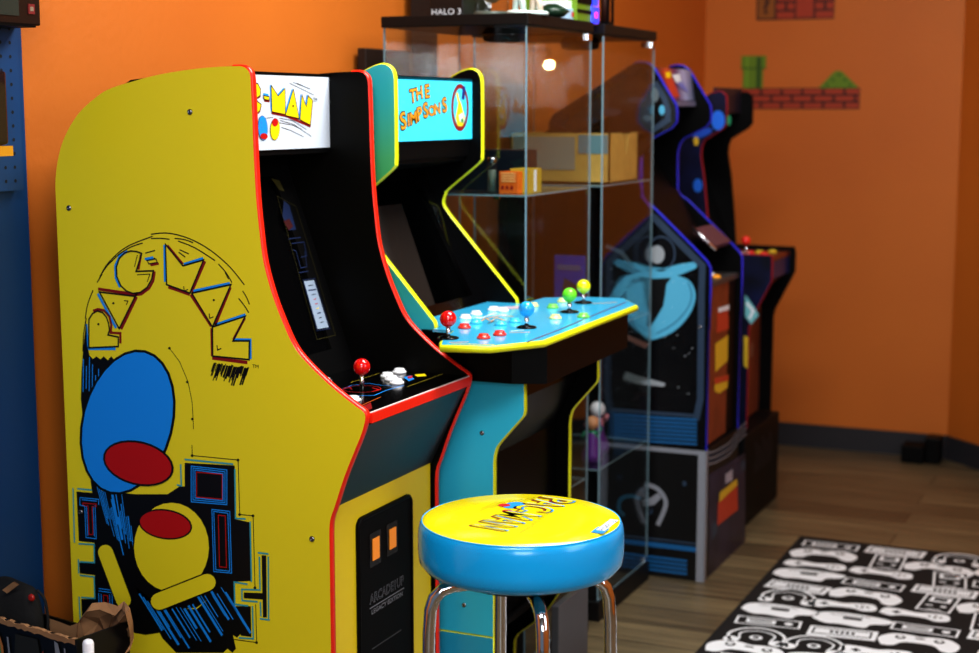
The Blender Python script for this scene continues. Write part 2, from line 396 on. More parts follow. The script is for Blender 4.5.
# plain colour areas
pl(ell(128, 422, 46, 74, math.radians(14)), INK, 3); pl(ell(128, 422, 43.5, 71.5, math.radians(14)), INKB, 4)
pl(ell(139, 463, 36, 22, math.radians(14)), INK, 5); pl(ell(139, 463, 34, 20, math.radians(14)), INKR, 6)
pl(ell(172, 547, 39, 46), INK, 3); pl(ell(172, 547, 37.5, 44.5), YEL, 4)
def capsule(x0, y0, x1, y1, r):
    d = math.atan2(y1-y0, x1-x0)
    return [(x1+r*math.cos(d-PI/2+PI*i/8), y1+r*math.sin(d-PI/2+PI*i/8)) for i in range(9)]+[(x0+r*math.cos(d+PI/2+PI*i/8), y0+r*math.sin(d+PI/2+PI*i/8)) for i in range(9)]
for q in ((106, 552, 124, 600, 7.5), (160, 601, 208, 582, 8.5)):
    pl(capsule(q[0], q[1], q[2], q[3], q[4]+1.3), INK, 3 if q[0] < 150 else 5); pl(capsule(*q), YEL, 4 if q[0] < 150 else 6)
pl(ell(166, 524, 27, 15, .15), INK, 5); pl(ell(166, 524, 25.5, 13.5, .15), INKR, 6)
c2 = 1.5*PX
for pts in ([(68,170),(72,330)], [(80,172),(125,176)], [(84,333),(130,335),(131,388),(88,386)], [(84,378),(85,420)], [(88,425),(130,430),(132,493),(92,490)], [(86,488),(90,572)]):
    ln(B(pts), c2, INKC, 1 if pts[0][0] < 84 else 2)
for pts in ([(62,45),(215,60)], [(50,60),(52,128),(38,125)], [(220,75),(222,230),(254,232)], [(268,240),(272,430)], [(260,437),(218,430),(220,500),(262,505)], [(292,338),(326,342)], [(297,350),(299,455),(242,453),(243,488),(292,492)],
            [(325,350),(326,545)], [(298,545),(330,549)], [(300,492),(302,538)], [(275,505),(278,608),(232,605)]):
    ln(F(pts), c2, INKC, 2)
pl(F([(304,346),(318,347),(320,541),(308,541),(307,485),(248,481),(248,463),(306,465)]), INK, 1)
for pts in ([(85,0),(86,33),(230,47),(235,218),(277,222),(283,448)], [(285,500),(288,620),(170,604)]):
    ln(F(pts), .7*PX, INK, 1)
    for q in pts[1:]: x, y = F([q])[0]; pl(ell(x, y, 1.4, 1.4, n=10), INK, 2)
ln(A([(355,410),(385,450),(410,510),(422,570),(425,620),(426,650)]), .6*PX, INK, 1)
for q in ((355,410),(408,510),(423,620)): x, y = A([q])[0]; pl(ell(x, y, 1.3, 1.3, n=10), INK, 2)
def nest(fr, q, rq, k=3):
    cx = sum(p[0] for p in q)/4; cy = sum(p[1] for p in q)/4
    for j in range(k):
        s = 6*j; ln(fr([(p[0]-s*(1 if p[0] > cx else -1), p[1]-s*(1 if p[1] > cy else -1)) for p in q]), .9*PX, INKB, 2, True)
    ln(fr(rq), .9*PX, INKR, 2, True)
nest(F, [(83,66),(195,78),(195,187),(83,178)], [(100,85),(180,92),(180,170),(100,163)])
nest(F, [(148,202),(204,208),(210,402),(154,397)], [(168,220),(190,222),(194,384),(172,382)], 2)
for pts in ([(50,140),(112,146),(112,165)], [(50,140),(50,165),(65,168)], [(66,168),(70,272),(104,276),(100,165)], [(56,147),(106,152)], [(72,168),(76,266)], [(94,170),(98,268)]): ln(E_(pts), .9*PX, INKB, 2)
ln(E_([(60,158),(104,162),(104,170),(90,170),(93,262),(80,262),(77,168),(60,166)]), .9*PX, INKR, 2, True)
for pts in ([(112,440),(155,446)], [(112,448),(155,454)], [(112,455),(114,520)], [(120,458),(122,520)], [(148,460),(150,520)], [(156,455),(158,520)], [(80,510),(112,518)], [(82,520),(82,560)]): ln(E_(pts), .9*PX, INKB, 2)
ln(E_([(128,462),(142,464),(144,530),(130,530)]), .9*PX, INKR, 2, True)
obj('side_art', art, near, recalc=False, weld=False, label='printed maze, streaks and arched lettering')
for q in ((190,112),(69,208),(312,539),(80.7,512)): screw(at(q[0], q[1], 1, Y0-.0008), cab)
# ---- marquee
XM = -1.600
mq = MB().box(XM-.012, XM, yi, yo, -.076, .068, mat('marquee_white', (206, 218, 232), .3))
mo = obj('marquee', mq, cab, label='white printed marquee')
ma = MB(); NX = Vector((1, 0, 0)); G = crop(240, 60, 6.53)
def mp_(pts, m, layer, X=XM, mb=None): (mb or ma).flat([at(a, b, 0, X) for a, b in pts], m, NX*(.0004*layer))
def ml_(pts, w, m, layer, X=XM, closed=False, mb=None): (mb or ma).line([at(a, b, 0, X) for a, b in pts], w, NX, m, closed, NX*(.0004*layer))
MY = mat('letter_yellow', (248, 222, 20), .35)
letters = {'C': [(80,165),(95,150),(112,155),(130,190),(128,232),(100,250),(108,268),(135,290),(125,330),(100,352),(70,350),(40,300),(45,210)],
 'M': [(200,165),(245,235),(290,185),(292,355),(205,338)], 'A': [(345,190),(382,382),(292,362)], 'N': [(400,225),(430,305),(440,232),(470,262),(455,425),(388,390)]}
for k, pts in letters.items():
    mp_(G([(p[0]+5, p[1]+10) for p in pts]), INKD, 1); mp_(G([(p[0]-6, p[1]-6) for p in pts]), INKB, 2); mp_(G(pts), MY, 3); ml_(G(pts), .0016, INK, 4, closed=True)
pts = [(150,232),(185,238),(188,262),(155,258)]
mp_(G([(p[0]+4, p[1]+14) for p in pts]), INKD, 1); mp_(G([(p[0]-2, p[1]-16) for p in pts]), INKB, 2); mp_(G(pts), MY, 3); ml_(G(pts), .0016, INK, 4, closed=True)
mp_(G(ell(342, 300, 5, 8, n=10)), INK, 5)
mp_(G([(205,340),(300,358),(458,428),(458,440),(300,372),(205,352)]), INKD, 2)
# hidden part of the word still exists behind the side panel
for s_, yy in (('P', 2.42), ('A', 2.475)):
    text_into(ma, s_, (XM, yy, .005), (0,1,0), (0,0,1), .07, INKB, NX*.0006, bold=.03); text_into(ma, s_, (XM, yy, .003), (0,1,0), (0,0,1), .07, MY, NX*.0012)
for pts in ([(320,150),(480,228)], [(345,145),(460,190)], [(370,150),(450,188)], [(255,380),(340,395),(435,455)], [(260,395),(350,420),(465,500)], [(270,440),(330,460),(415,502)], [(90,405),(110,405)], [(90,440),(112,438)], [(92,470),(112,466)], [(255,410),(340,425),(400,450)], [(165,380),(215,375)]):
    ml_(G(pts), .0010, INK, 1)
mp_(G(ell(146, 445, 33, 82, -.05)), INK, 2); mp_(G(ell(146, 445, 30, 79, -.05)), INKB, 3); mp_(G(ell(152, 498, 24, 20, .1)), INKR, 4)
mp_(G(ell(226, 452, 32, 72, .05)), INK, 2); mp_(G(ell(226, 452, 29, 69, .05)), MY, 3); mp_(G(ell(225, 408, 20, 26, .1)), INKR, 4)
text_into(ma, 'TM', at(*G([(490, 262)])[0], 0, XM), (0,1,0), (0,0,1), .012, INK, NX*.0004)
obj('marquee_art', ma, mo, weld=False, recalc=False, label='yellow lettering with red and blue edges')
obj('top_panel', MB().prism([(-1.93, -.35), (-1.935, -.12), (-1.88, .0), (-1.78, .055), (-1.60, .072), (-1.60, .066), (-1.775, .045), (-1.87, -.01), (-1.92, -.13), (-1.915, -.35)], yi, yo, 'Y', BLK), cab)
obj('rear_panel', MB().box(-1.935, -1.925, yi, yo, -H+.01, -.12, BLKM), cab)
obj('speaker_panel', MB().prism([(XM-.004, -.076), (-1.712, -.085), (-1.712, -.095), (XM-.004, -.086)], yi, yo, 'Y', BLKM), cab)
# ---- bezel, screen, instruction card
BZ0 = Vector((-1.548, 0, -.53)); BZ1 = Vector((-1.712, 0, -.086)); bd = (BZ1-BZ0).normalized(); BN = Vector((-bd.z, 0, bd.x)); BN = BN if BN.x > 0 else -BN
def bz(u, y, o=0): p = BZ0+bd*u+BN*o; return Vector((p.x, y, p.z))
def bzbox(mb, u0, u1, y0, y1, o0, o1, m, P=None):
    f = P or bz; vs = [f(u, y, o) for o in (o0, o1) for y in (y0, y1) for u in (u0, u1)]
    mb.add(vs, [(0,2,3,1),(4,5,7,6),(0,1,5,4),(2,6,7,3),(0,4,6,2),(1,3,7,5)], m)
UL = (BZ1-BZ0).length
b_ = MB()
bzbox(b_, 0, UL, yi, yi+.065, -.01, 0, BLKM); bzbox(b_, 0, UL, yo-.065, yo, -.01, 0, BLKM); bzbox(b_, 0, .05, yi+.065, yo-.065, -.01, 0, BLKM); bzbox(b_, UL-.05, UL, yi+.065, yo-.065, -.01, 0, BLKM)
bo = obj('bezel', b_, cab)
b_ = MB(); bzbox(b_, .05, UL-.05, yi+.065, yo-.065, -.02, -.006, BLKG); obj('screen', b_, cab)
ca = MB(); Q = crop(250, 150, 3.26)
def cp_(pts, m, l): ca.flat([atp(a, b, BZ0, BN) for a, b in Q(pts)], m, BN*(.0004*l))
def cl_(pts, w, m, l, c=False): ca.line([atp(a, b, BZ0, BN) for a, b in Q(pts)], w, BN, m, c, BN*(.0004*l))
DIMB = mat('dim_blue_ink', (18, 38, 80), .5); DIMY = mat('dim_yellow_ink', (70, 66, 20), .5); DIMR = mat('dim_red_ink', (70, 16, 18), .5)
cl_([(88,150),(150,185),(278,604),(218,618)], .0008, DIMY, 1, True)
cp_([(175,428),(208,424),(256,578),(220,584)], mat('card_grey_blue', (150, 168, 190), .5), 1)
cl_([(172,424),(211,419),(260,582),(218,589)], .0014, DIMB, 1, True)
for i, (m_, w_) in enumerate(((INK,.6),(DIMB,.9),(INK,.5),(INKR,.3),(INKR,.3),(MY,.3),(DIMB,.4),(INK,.3),(INK,.4))):
    t = .08+i*.1; x = 177+45*t; y = 430+150*t; cl_([(x+17-14*w_, y+1), (x+17+13*w_, y-2)], .0022 if m_ in (DIMB,) else .0014, m_, 2)
cp_([(110,165),(128,180),(150,260),(125,262),(105,215)], DIMB, 1); cp_([(108,232),(128,225),(140,250),(125,262)], DIMR, 2); cp_([(68,92),(95,100),(112,135),(95,130)], DIMY, 1)
for pts in ([(135,305),(175,300),(185,345),(165,350)], [(140,325),(150,330),(165,385),(185,380),(178,330)], [(125,290),(165,285)], [(160,400),(190,395)]): cl_(pts, .002, DIMB, 1)
obj('instruction_strip', ca, bo, weld=False, recalc=False, label='white instruction card in dim printed strip')
# ---- control panel
ZC = -.53
cpn = MB().box(-1.548, -1.289, yi, yo, ZC-.022, ZC, BLKG)
cpo = obj('control_panel', cpn, cab, label='black printed control panel')
obj('front_lip', MB().box(-1.289, -1.283, yi, yo, ZC-.019, ZC-.001, RED).box(-1.2885, -1.2855, yi, yo, ZC-.001, ZC+.0006, mat('lip_highlight', (235, 235, 235), .2)), cpo, label='red front lip')  # thin white strip paints the highlight along the lip
K = crop(310, 340, 5.76); ca = MB(); NZ = Vector((0,0,1))
def kp(pts, m, l, fr=K, z=ZC, mb=None): (mb or ca).flat([at(a, b, 2, z) for a, b in fr(pts)], m, NZ*(.0003*l))
def kl(pts, w, m, l, c=False, fr=K, z=ZC, mb=None): (mb or ca).line([at(a, b, 2, z) for a, b in fr(pts)], w, NZ, m, c, NZ*(.0003*l))
AMB = mat('amber_ink', (190, 170, 30), .4)
kl([(235,245),(400,192)], .0012, AMB, 1); kl([(560,270),(785,188)], .0014, AMB, 1); kl([(295,378),(408,328)], .002, mat('orange_ink', (215, 110, 30), .4), 1)
kl([(140,300),(240,262),(330,250),(420,262),(520,268)], .0016, INKB, 1); kl([(160,315),(270,322),(370,320),(440,290),(540,262)], .0030, INKB, 1)
kl([(190,282),(230,274),(240,286)], .004, INKR, 1); kl([(360,276),(395,286),(360,298)], .004, INKR, 1)
j0 = at(362, 389, 2, ZC); ca.line([j0+Vector((.036*math.cos(t), .036*math.sin(t), 0)) for t in [2*PI*i/36 for i in range(36)]], .0018, NZ, INKR, True, NZ*.0003)
kp([(540,215),(580,205),(600,225),(570,238)], INKB, 1); kp([(560,212),(590,206),(590,220),(565,224)], INKR, 2); kp([(600,200),(660,195),(672,208),(620,212)], MY, 1)
kp([(300,385),(350,360),(358,395),(315,412)], INKD, 1)
obj('panel_art', ca, cpo, weld=False, recalc=False)
joystick((j0.x, j0.y), ZC, .030, .0165, REDB, cab, washer=False)
for q in ((250,352),(85,246),(515,190),(447,214),(500,252),(470,232)): p = at(*K([q])[0], 2, ZC); button((p.x, p.y), ZC, WHT, cab)
for q in ((375,162),(740,189)): screw(at(*K([q])[0], 2, ZC), cab, NZ, .004)
# ---- lower front
DGR = mat('apron_grey', (34, 37, 40), .3)
obj('apron', MB().prism([(-1.292, ZC-.022), (-1.372, -.716), (-1.384, -.716), (-1.304, ZC-.022)], yi, yo, 'Y', DGR), cab, label='dark grey sloping apron')
XFP = -1.372
fp = obj('front_panel', MB().box(XFP-.012, XFP, yi, yo-.006, -H+.02, -.716, YELD), cab, label='yellow lower front panel')
Rr = crop(320, 480, 3.775)
def dx(q): p = at(*Rr([q])[0], 0, XFP); return p.y, p.z
(yl, zt), (yr, _) = dx((134, 158)), dx((341, 60))
zt = (dx((150,142))[1]+dx((330,50))[1])/2
def rrect(y0, y1, z0, z1, r, n=5):
    out = []
    for cx, cy, a0 in ((y1-r, z1-r, 0), (y0+r, z1-r, 90), (y0+r, z0+r, 180), (y1-r, z0+r, 270)):
        for i in range(n+1): a = math.radians(a0+90*i/n); out.append((cx+r*math.cos(a), cy+r*math.sin(a)))
    return out
zb = zt-.52
cd = MB().prism(rrect(yl, yr, zb, zt, .018), XFP, XFP+.004, 'X', BLKM); 
ring = rrect(yl+.004, yr-.004, zb+.004, zt-.004, .016)
cd.tube([(XFP+.004, a, b) for a, b in ring], .0035, BLK, 8, closed=True)
cdo = obj('coin_door', cd, fp, label='black coin door')
s_ = MB(); ORC = mat('coin_slot_orange', (225, 140, 45), .45, emit=.15)
for quad in ([(188,220),(213,212),(213,293),(188,303)], [(252,184),(276,177),(276,250),(252,262)]):
    ps = [dx(q) for q in quad]; y0_, y1_ = ps[0][0], ps[1][0]; z1_ = (ps[0][1]+ps[1][1])/2; z0_ = (ps[2][1]+ps[3][1])/2
    obj('coin_slot', MB().box(XFP+.004, XFP+.007, y0_, y1_, z0_, z1_, ORC).box(XFP+.003, XFP+.0052, y0_-.010, y1_+.008, z0_-.012, z1_+.012, BLKG), fp, label='orange lit coin slot')
GR = mat('grey_print', (120, 124, 132), .5)
def dcen(*qs): ps = [dx(q) for q in qs]; return Vector((XFP+.004, sum(p[0] for p in ps)/len(ps), sum(p[1] for p in ps)/len(ps)))
c1 = dcen((180,435),(310,350),(180,480),(310,395)); w1 = dx((310,370))[0]-dx((180,440))[0]
text_into(s_, 'ARCADE1UP', c1, (0,1,0), (0,0,1), .026, GR, NX*.0005, bold=.035, width=w1); text_into(s_, 'ARCADE1UP', c1, (0,1,0), (0,0,1), .026, BLKM, NX*.001, bold=-.008, width=w1*.985)
s_.box(XFP+.004, XFP+.0044, c1.y-w1/2, c1.y+w1/2, c1.z-.0175, c1.z-.0155, GR)
obj('door_lettering', s_, fp, weld=False, label='grey outlined lettering'); s_ = MB()
text_into(s_, 'LEGACY EDITION', c1-Vector((0,0,.026)), (0,1,0), (0,0,1), .013, GR, NX*.0005, bold=.02, width=w1*.9)
for zz in (.10, .155): s_.box(XFP+.004, XFP+.0046, c1.y-w1*.45, c1.y+w1*.4, c1.z-zz, c1.z-zz+.002, mat('grey_line', (60, 62, 66), .5))
obj('small_lettering', s_, fp, weld=False, label='small grey lettering')

# ================================================================== STOOL
SC = at(521, 518, 2, -.64); R_ = .1585
st = thing('bar_stool', (SC.x, SC.y, -H), 'round padded stool with yellow printed top, light blue side and chrome legs', 'stool')
SY = mat('seat_yellow_vinyl', (244, 232, 20), .22, coat=.4, bump=.02, bscale=60); SB = mat('seat_blue_vinyl', (10, 172, 240), .24, coat=.3, bump=.05, bscale=14)
prof = [(.10, -.726), (.138, -.7235), (.153, -.717), (.1615, -.706), (.1635, -.69), (.1635, -.668), (.1625, -.655), (.1605, -.6465), (.157, -.6418), (.150, -.6388), (.09, -.6382), (.02, -.638)]
obj('seat', MB().lathe(prof, (SC.x, SC.y, 0), SB, 96, mats=[SB]*8+[SY]*3), st, label='yellow and light blue padded seat')
obj('seat_piping', MB().tube([(SC.x+.1572*math.cos(t), SC.y+.1572*math.sin(t), -.6425) for t in [2*PI*i/96 for i in range(96)]], .0014, SB, 8, closed=True), st)
obj('seat_plate', MB().lathe([(.09, -.740), (.10, -.738), (.10, -.7285), (.09, -.7285)], (SC.x, SC.y, 0), BLKM, 48), st)
sa = MB(); S_ = crop(430, 480, 4.45); ZS = -.6376
o_ = at(*S_([(400,150)])[0], 2, ZS); e1 = at(*S_([(205,232)])[0], 2, ZS); e0 = at(*S_([(590,70)])[0], 2, ZS)
X_ = (e1-e0); wd = X_.length*.97; X_.normalize(); Yd = Vector((-X_.y, X_.x, 0)); cen = (e0+e1)/2
cen = cen-X_*.002; kw = dict(width=wd*.84)
text_into(sa, 'PAC-MAN', cen+Yd*-.0022+X_*.0022, X_, Yd, .088, INKD, NZ*.0001, bold=.02, **kw); text_into(sa, 'PAC-MAN', cen+Yd*.0022-X_*.0022, X_, Yd, .088, INKB, NZ*.0002, bold=.02, **kw)
text_into(sa, 'PAC-MAN', cen, X_, Yd, .088, INK, NZ*.0003, bold=.018, **kw); text_into(sa, 'PAC-MAN', cen, X_, Yd, .088, SY, NZ*.0004, bold=-.002, **kw)
for i in range(7):
    a_ = cen+Yd*(-.034-.006*i)+X_*(-.10+.01*i); sa.line([a_, a_+X_*(.05+.012*(i % 3))], .0007, NZ, INK)
    a_ = cen+Yd*(.035+.004*i)+X_*(-.05+.02*i); sa.line([a_, a_+X_*(.05)], .0005, NZ, INK)
def spot(q, rx, ry, m, l):
    p = at(*S_([q])[0], 2, ZS); sa.flat([p+X_*rx*math.cos(t)+Yd*ry*math.sin(t) for t in [2*PI*i/24 for i in range(24)]], m, NZ*(.0001*l))
spot((372,112), .022, .016, INKB, 1); spot((330,112), .010, .010, INKR, 2); spot((345,138), .008, .009, INKR, 1)
p = at(*S_([(795,205)])[0], 2, ZS); pX = at(*S_([(835,175)])[0], 2, ZS)-at(*S_([(755,235)])[0], 2, ZS); pl_ = pX.length; pX.normalize(); pY = Vector((-pX.y, pX.x, 0))
obj('seat_print', sa, st, weld=False, recalc=False, label='lettering printed on the yellow seat')
sa = MB(); p = p-CR*.004
sa.flat([p+pX*a*pl_*.5+pY*b*.010 for a, b in ((-1,-1),(-.3,-1),(-.2,1),(-1,1))], INKB, NZ*.0001); sa.flat([p+pX*a*pl_*.45+pY*b*.007+pX*.01 for a, b in ((-1,-1),(.8,-1),(.8,1),(-1,1))], INKW, NZ*.0002)
text_into(sa, 'Arcade1Up', p+pX*.004, pX, pY, .016, INK, NZ*.0003, width=pl_*.75)
obj('seat_emblem', sa, st, weld=False, recalc=False, label='small white and blue emblem')
lat0 = math.atan2(CR.y, CR.x)
for k in range(4):
    a = lat0+math.radians(-78+90*k+0)
    # lateral offsets follow the photo: one leg nearest the viewer slightly right of centre
    u = Vector((math.cos(a), math.sin(a), 0)); c = Vector((SC.x, SC.y, 0))
    pts = [c+u*.08+Vector((0,0,-.742)), c+u*.11+Vector((0,0,-.744)), c+u*.128+Vector((0,0,-.75)), c+u*.140+Vector((0,0,-.762)), c+u*.146+Vector((0,0,-.78)), c+u*.149+Vector((0,0,-.82)), c+u*.152+Vector((0,0,-1.0)), c+u*.165+Vector((0,0,-H+.012))]
    leg = obj('leg', MB().tube(pts, .0105, CHR, 16), st, label='chrome leg')
    obj('foot_cap', MB().lathe([(.014, -H), (.014, -H+.015), (.011, -H+.02)], (c+u*.165), BLKM, 16), leg)
obj('foot_ring', MB().tube([(SC.x+.155*math.cos(t), SC.y+.155*math.sin(t), -1.13) for t in [2*PI*i/48 for i in range(48)]], .008, CHR, 10, closed=True), st)

# ================================================================== BLUE FOUR-PLAYER CABINET
Y1 = 2.86; Y1b = 3.31
c7 = crop(385, 60, 7.257); c4 = crop(380, 180, 4.083)
up = sm3([(440, 90)] + c7([(500,128),(560,92),(600,76),(635,68),(668,74),(695,95),(710,125),(716,165)]), 3)
wst = [(484, 110), (484, 150)] + smooth([(483.7, 157), (480.5, 163), (451, 188), (447.3, 193.5), (445.2, 201), (446.5, 206.5), (452, 215)], 3)
lw = smooth([(518.0, 298.5), (518.8, 304), (516.5, 310.5), (511.5, 317)], 3)
PU = xz(up+wst+lw, Y1b)
L3 = xz([(599.6, 352), (599.6, 377), (598.5, 381)] + smooth([(596, 384), (578, 404), (573.5, 411), (571.5, 420), (571.3, 430)], 3) + [(571, 459)], Y1b)
xk = L3[-1][0]
bot = [(xk, -1.093)]
xb1 = -1.93
P1 = clean([(xb1, -1.093), (xb1, -.30)] + smooth([(xb1, -.12), (xb1+.02, -.06), (xb1+.10, -.01), (PU[0][0]-.04, .03)], 3) + PU + L3 + bot)
scab = thing('arcade_cabinet', (-1.6, (Y1+Y1b)/2, -H), 'blue and black four-player arcade cabinet with lime edge trim and wide light blue deck', 'arcade machine')
TEAL = gradient_mat('teal_print', [(0, (30, 70, 160)), (.08, (60, 190, 150)), (.25, (60, 150, 120)), (.45, (88, 200, 225)), (1, (88, 200, 225))], 0, 1.5, .35)
# print: cyan at top fading to green at the waist, cyan below
TEAL = gradient_mat('cyan_side_print', [(0, (60, 200, 235)), (.6, (60, 205, 240)), (.80, (75, 180, 80)), (.885, (95, 205, 140)), (.97, (70, 215, 220)), (1, (70, 215, 230))], 0, 1.46, .35)
near1 = obj('side_panel', MB().prism(P1, Y1, Y1+T, 'Y', TEAL), scab, label='cyan printed side panel')
far1 = obj('side_panel', MB().prism(P1, Y1b-T, Y1b, 'Y', BLK), scab, label='side panel with black inner face')
obj('edge_trim', trim_strip(P1, Y1, Y1+T, LIME, .0025, xmin=-1.66), near1); obj('edge_trim', trim_strip(P1, Y1b-T, Y1b, LIME, .0025, xmin=-1.66), far1)
yi1, yo1 = Y1+T, Y1b-T
sa = MB(); text_into(sa, 'THE SIMPSONS', at(372, 138, 1, Y1), (1,0,0), (0,0,1), .046, INK, NY*.0005, bold=.03, xs=.6); text_into(sa, 'THE SIMPSONS', at(372, 138, 1, Y1), (1,0,0), (0,0,1), .046, mat('letter_orange', (240, 165, 40), .4), NY*.001, bold=.01, xs=.6)
sa.v = [Vector((v.x-.085, v.y, v.z-.003)) for v in sa.v]
obj('side_art', sa, near1, weld=False, recalc=False)
for q in ((482, 433), (464, 605)): screw(at(q[0], q[1], 1, Y1-.0005), scab, r=.005)
XM1 = -1.508
CY1 = mat('marquee_cyan', (60, 205, 240), .3, emit=.25)
mo = obj('marquee', MB().box(XM1-.012, XM1, yi1, yo1, -.066, .070, CY1), scab, label='cyan printed marquee')
ma = MB(); ORG2 = _m['letter_orange']; DBR = mat('letter_dark', (50, 28, 20), .5)
def ch(s, q, size, rot):
    p = at(*c7([q])[0], 0, XM1); X = Vector((0, math.cos(rot), math.sin(rot))); Yv = Vector((0, -math.sin(rot), math.cos(rot)))
    text_into(ma, s, p, X, Yv, size*1.12, DBR, NX*.0006, bold=.065, xs=1.25); text_into(ma, s, p, X, Yv, size*1.12, ORG2, NX*.0012, bold=.012, xs=1.25)
for s, q, z_, r_ in (('T',(200,265),.036,.12), ('H',(247,245),.034,.2), ('E',(303,232),.036,.1), ('S',(130,448),.045,.25), ('I',(168,440),.033,.1), ('M',(205,425),.033,.15), ('P',(248,395),.036,.2), ('S',(293,370),.040,.15), ('O',(337,372),.028,0), ('N',(378,358),.030,.1), ('S',(430,332),.040,.2)):
    ch(s, q, z_, r_)
mp_(c7(ell(543, 345, 64, 172)), INKD, 1, XM1); mp_(c7(ell(543, 345, 48, 138)), CY1, 2, XM1)
mp_(c7([(508,420),(530,300),(545,300),(578,420),(560,480),(525,480)]), MY, 3, XM1); mp_(c7([(530,400),(560,380),(570,440),(540,450)]), INKW, 4, XM1); mp_(c7([(512,240),(525,235),(540,300),(525,310)]), MY, 3, XM1); mp_(c7([(560,195),(582,190),(572,290),(552,285)]), mat('navy_ink', (20, 30, 120), .4), 3, XM1)
mp_(c7([(545,430),(560,420),(565,450),(548,458)]), mat('green_ink', (60, 150, 60), .4), 5, XM1)
obj('marquee_art', ma, mo, weld=False, recalc=False, label='orange lettering and ringed picture')
obj('top_panel', MB().prism([(xb1+.01, -.30), (xb1+.012, -.12), (xb1+.03, -.07), (xb1+.11, -.02), (XM1-.12, .05), (XM1, .072), (XM1, .064), (XM1-.12, .04), (xb1+.115, -.03), (xb1+.04, -.08), (xb1+.022, -.12), (xb1+.02, -.30)], yi1, yo1, 'Y', BLK), scab)
obj('rear_panel', MB().box(xb1+.01, xb1+.02, yi1, yo1, -1.09, -.30, BLKM), scab)
obj('speaker_panel', MB().prism([(XM1-.004, -.066), (XM1-.012, -.105), (-1.640, -.125), (-1.640, -.135), (XM1-.02, -.115), (XM1-.014, -.066)], yi1, yo1, 'Y', BLKM), scab)
SZ0 = Vector((-1.468, 0, -.455)); SZ1 = Vector((-1.640, 0, -.128)); sd = (SZ1-SZ0).normalized(); SN = Vector((sd.z, 0, -sd.x)); SN = SN if SN.x > 0 else -SN
def sz(u, y, o=0): p = SZ0+sd*u+SN*o; return Vector((p.x, y, p.z))
UL = (SZ1-SZ0).length; b_ = MB()
for a_ in ((0, UL, yi1, yi1+.05), (0, UL, yo1-.05, yo1), (0, .035, yi1+.05, yo1-.05), (UL-.035, UL, yi1+.05, yo1-.05)): bzbox(b_, *a_, -.01, 0, BLKG, P=sz)
obj('bezel', b_, scab)
b_ = MB(); bzbox(b_, .035, UL-.035, yi1+.05, yo1-.05, -.02, -.004, mat('screen_reflected_brown', (52, 44, 40), .15)); obj('screen', b_, scab, label='screen with brown-grey room reflection in its colour')  # brown-grey base colour stands in for the room mirrored in the screen
# deck
ZD = -.445
deckp = [(-1.134, 3.381), (-1.203, 3.491), (-1.30, 3.475), (-1.378, 3.420), (-1.379, yo1+.02), (-1.379, yo1), (-1.468, yo1), (-1.468, yi1), (-1.385, yi1), (-1.385, 2.83), (-1.335, 2.828), (-1.300, 2.70), (-1.277, 2.648), (-1.187, 2.673), (-1.122, 2.782)]
DKB = mat('deck_blue', (70, 190, 235), .22, coat=.3)
dk = obj('control_deck', MB().prism(deckp, ZD-.006, ZD, 'Z', DKB), scab, label='light blue printed deck')
outer = deckp[10:] + deckp[:5]
t_ = MB(); t_.tube([(x, y, ZD-.008) for x, y in outer], .0075, LIME, 10)
obj('edge_trim', t_, dk, label='lime edge trim')
ins = lambda pts, k: [(x-(k if x > -1.3 else 0), 3.085+(y-3.085)*(1-k*1.2)) for x, y in pts]
app = [(-1.150, 3.375), (-1.212, 3.472), (-1.30, 3.46), (-1.372, 3.41), (-1.372, 3.32), (-1.46, yo1-.003), (-1.46, yi1+.003), (-1.38, 2.835), (-1.30, 2.822), (-1.205, 2.822), (-1.140, 2.85)]
obj('deck_apron', MB().prism(app, ZD-.10, ZD-.006, 'Z', BLK), scab, label='black apron below the deck')
da = MB(); J = crop(430, 270, 4.662)
kl([(455,335),(600,280),(760,212),(915,150)], .004, mat('maroon_ink', (90, 25, 80), .4), 1, fr=J, z=ZD, mb=da)
for pts, m_ in (([(90,338),(180,336)], ORG2), ([(100,345),(300,348)], MY), ([(235,240),(260,225),(285,240),(310,222),(345,235),(335,248)], ORG2), ([(250,228),(330,212),(390,218)], ORG2), ([(270,250),(300,238)], DBR), ([(370,292),(465,290)], ORG2), ([(375,286),(440,280)], INKW), ([(715,158),(870,152)], ORG2), ([(680,212),(735,216)], ORG2), ([(220,232),(290,205)], INKW), ([(540,222),(600,222)], DBR)):
    kl(pts, .005, m_, 1, fr=J, z=ZD, mb=da)
kp([(290,172),(420,168),(410,182),(300,184)], mat('pink_ink', (190, 170, 190), .4), 1, fr=J, z=ZD, mb=da)
obj('deck_art', da, dk, weld=False, recalc=False)
for base_, c_, nm in (((85,320), REDB, ''), ((450,270), mat('blue_ball', (40, 165, 225), .12, coat=.6), ''), ((650,198), mat('green_ball', (110, 215, 50), .12, coat=.6), ''), ((715,155), mat('yellow_ball', (230, 230, 10), .12, coat=.6), '')):
    p = at(*J([base_])[0], 2, ZD); joystick((p.x, p.y), ZD, .026, .0165, c_, scab)
RB = mat('red_button', (225, 50, 40), .3, coat=.3); BB_ = mat('blue_button', (70, 190, 225), .3, coat=.3); GB = mat('green_button', (120, 200, 90), .3, coat=.3); YB_ = mat('pale_yellow_button', (225, 225, 150), .3, coat=.3)
for q, m_ in (((160,272),RB),((250,320),RB),((325,305),RB),((165,228),WHT),((215,210),WHT),((295,190),WHT),((340,194),WHT),((215,250),BB_),((330,258),BB_),((395,244),BB_),((572,178),GB),((585,228),YB_),((715,222),GB),((480,172),YB_),((620,150),YB_)):
    p = at(*J([q])[0], 2, ZD); button((p.x, p.y), ZD, m_, scab, r=.0135)
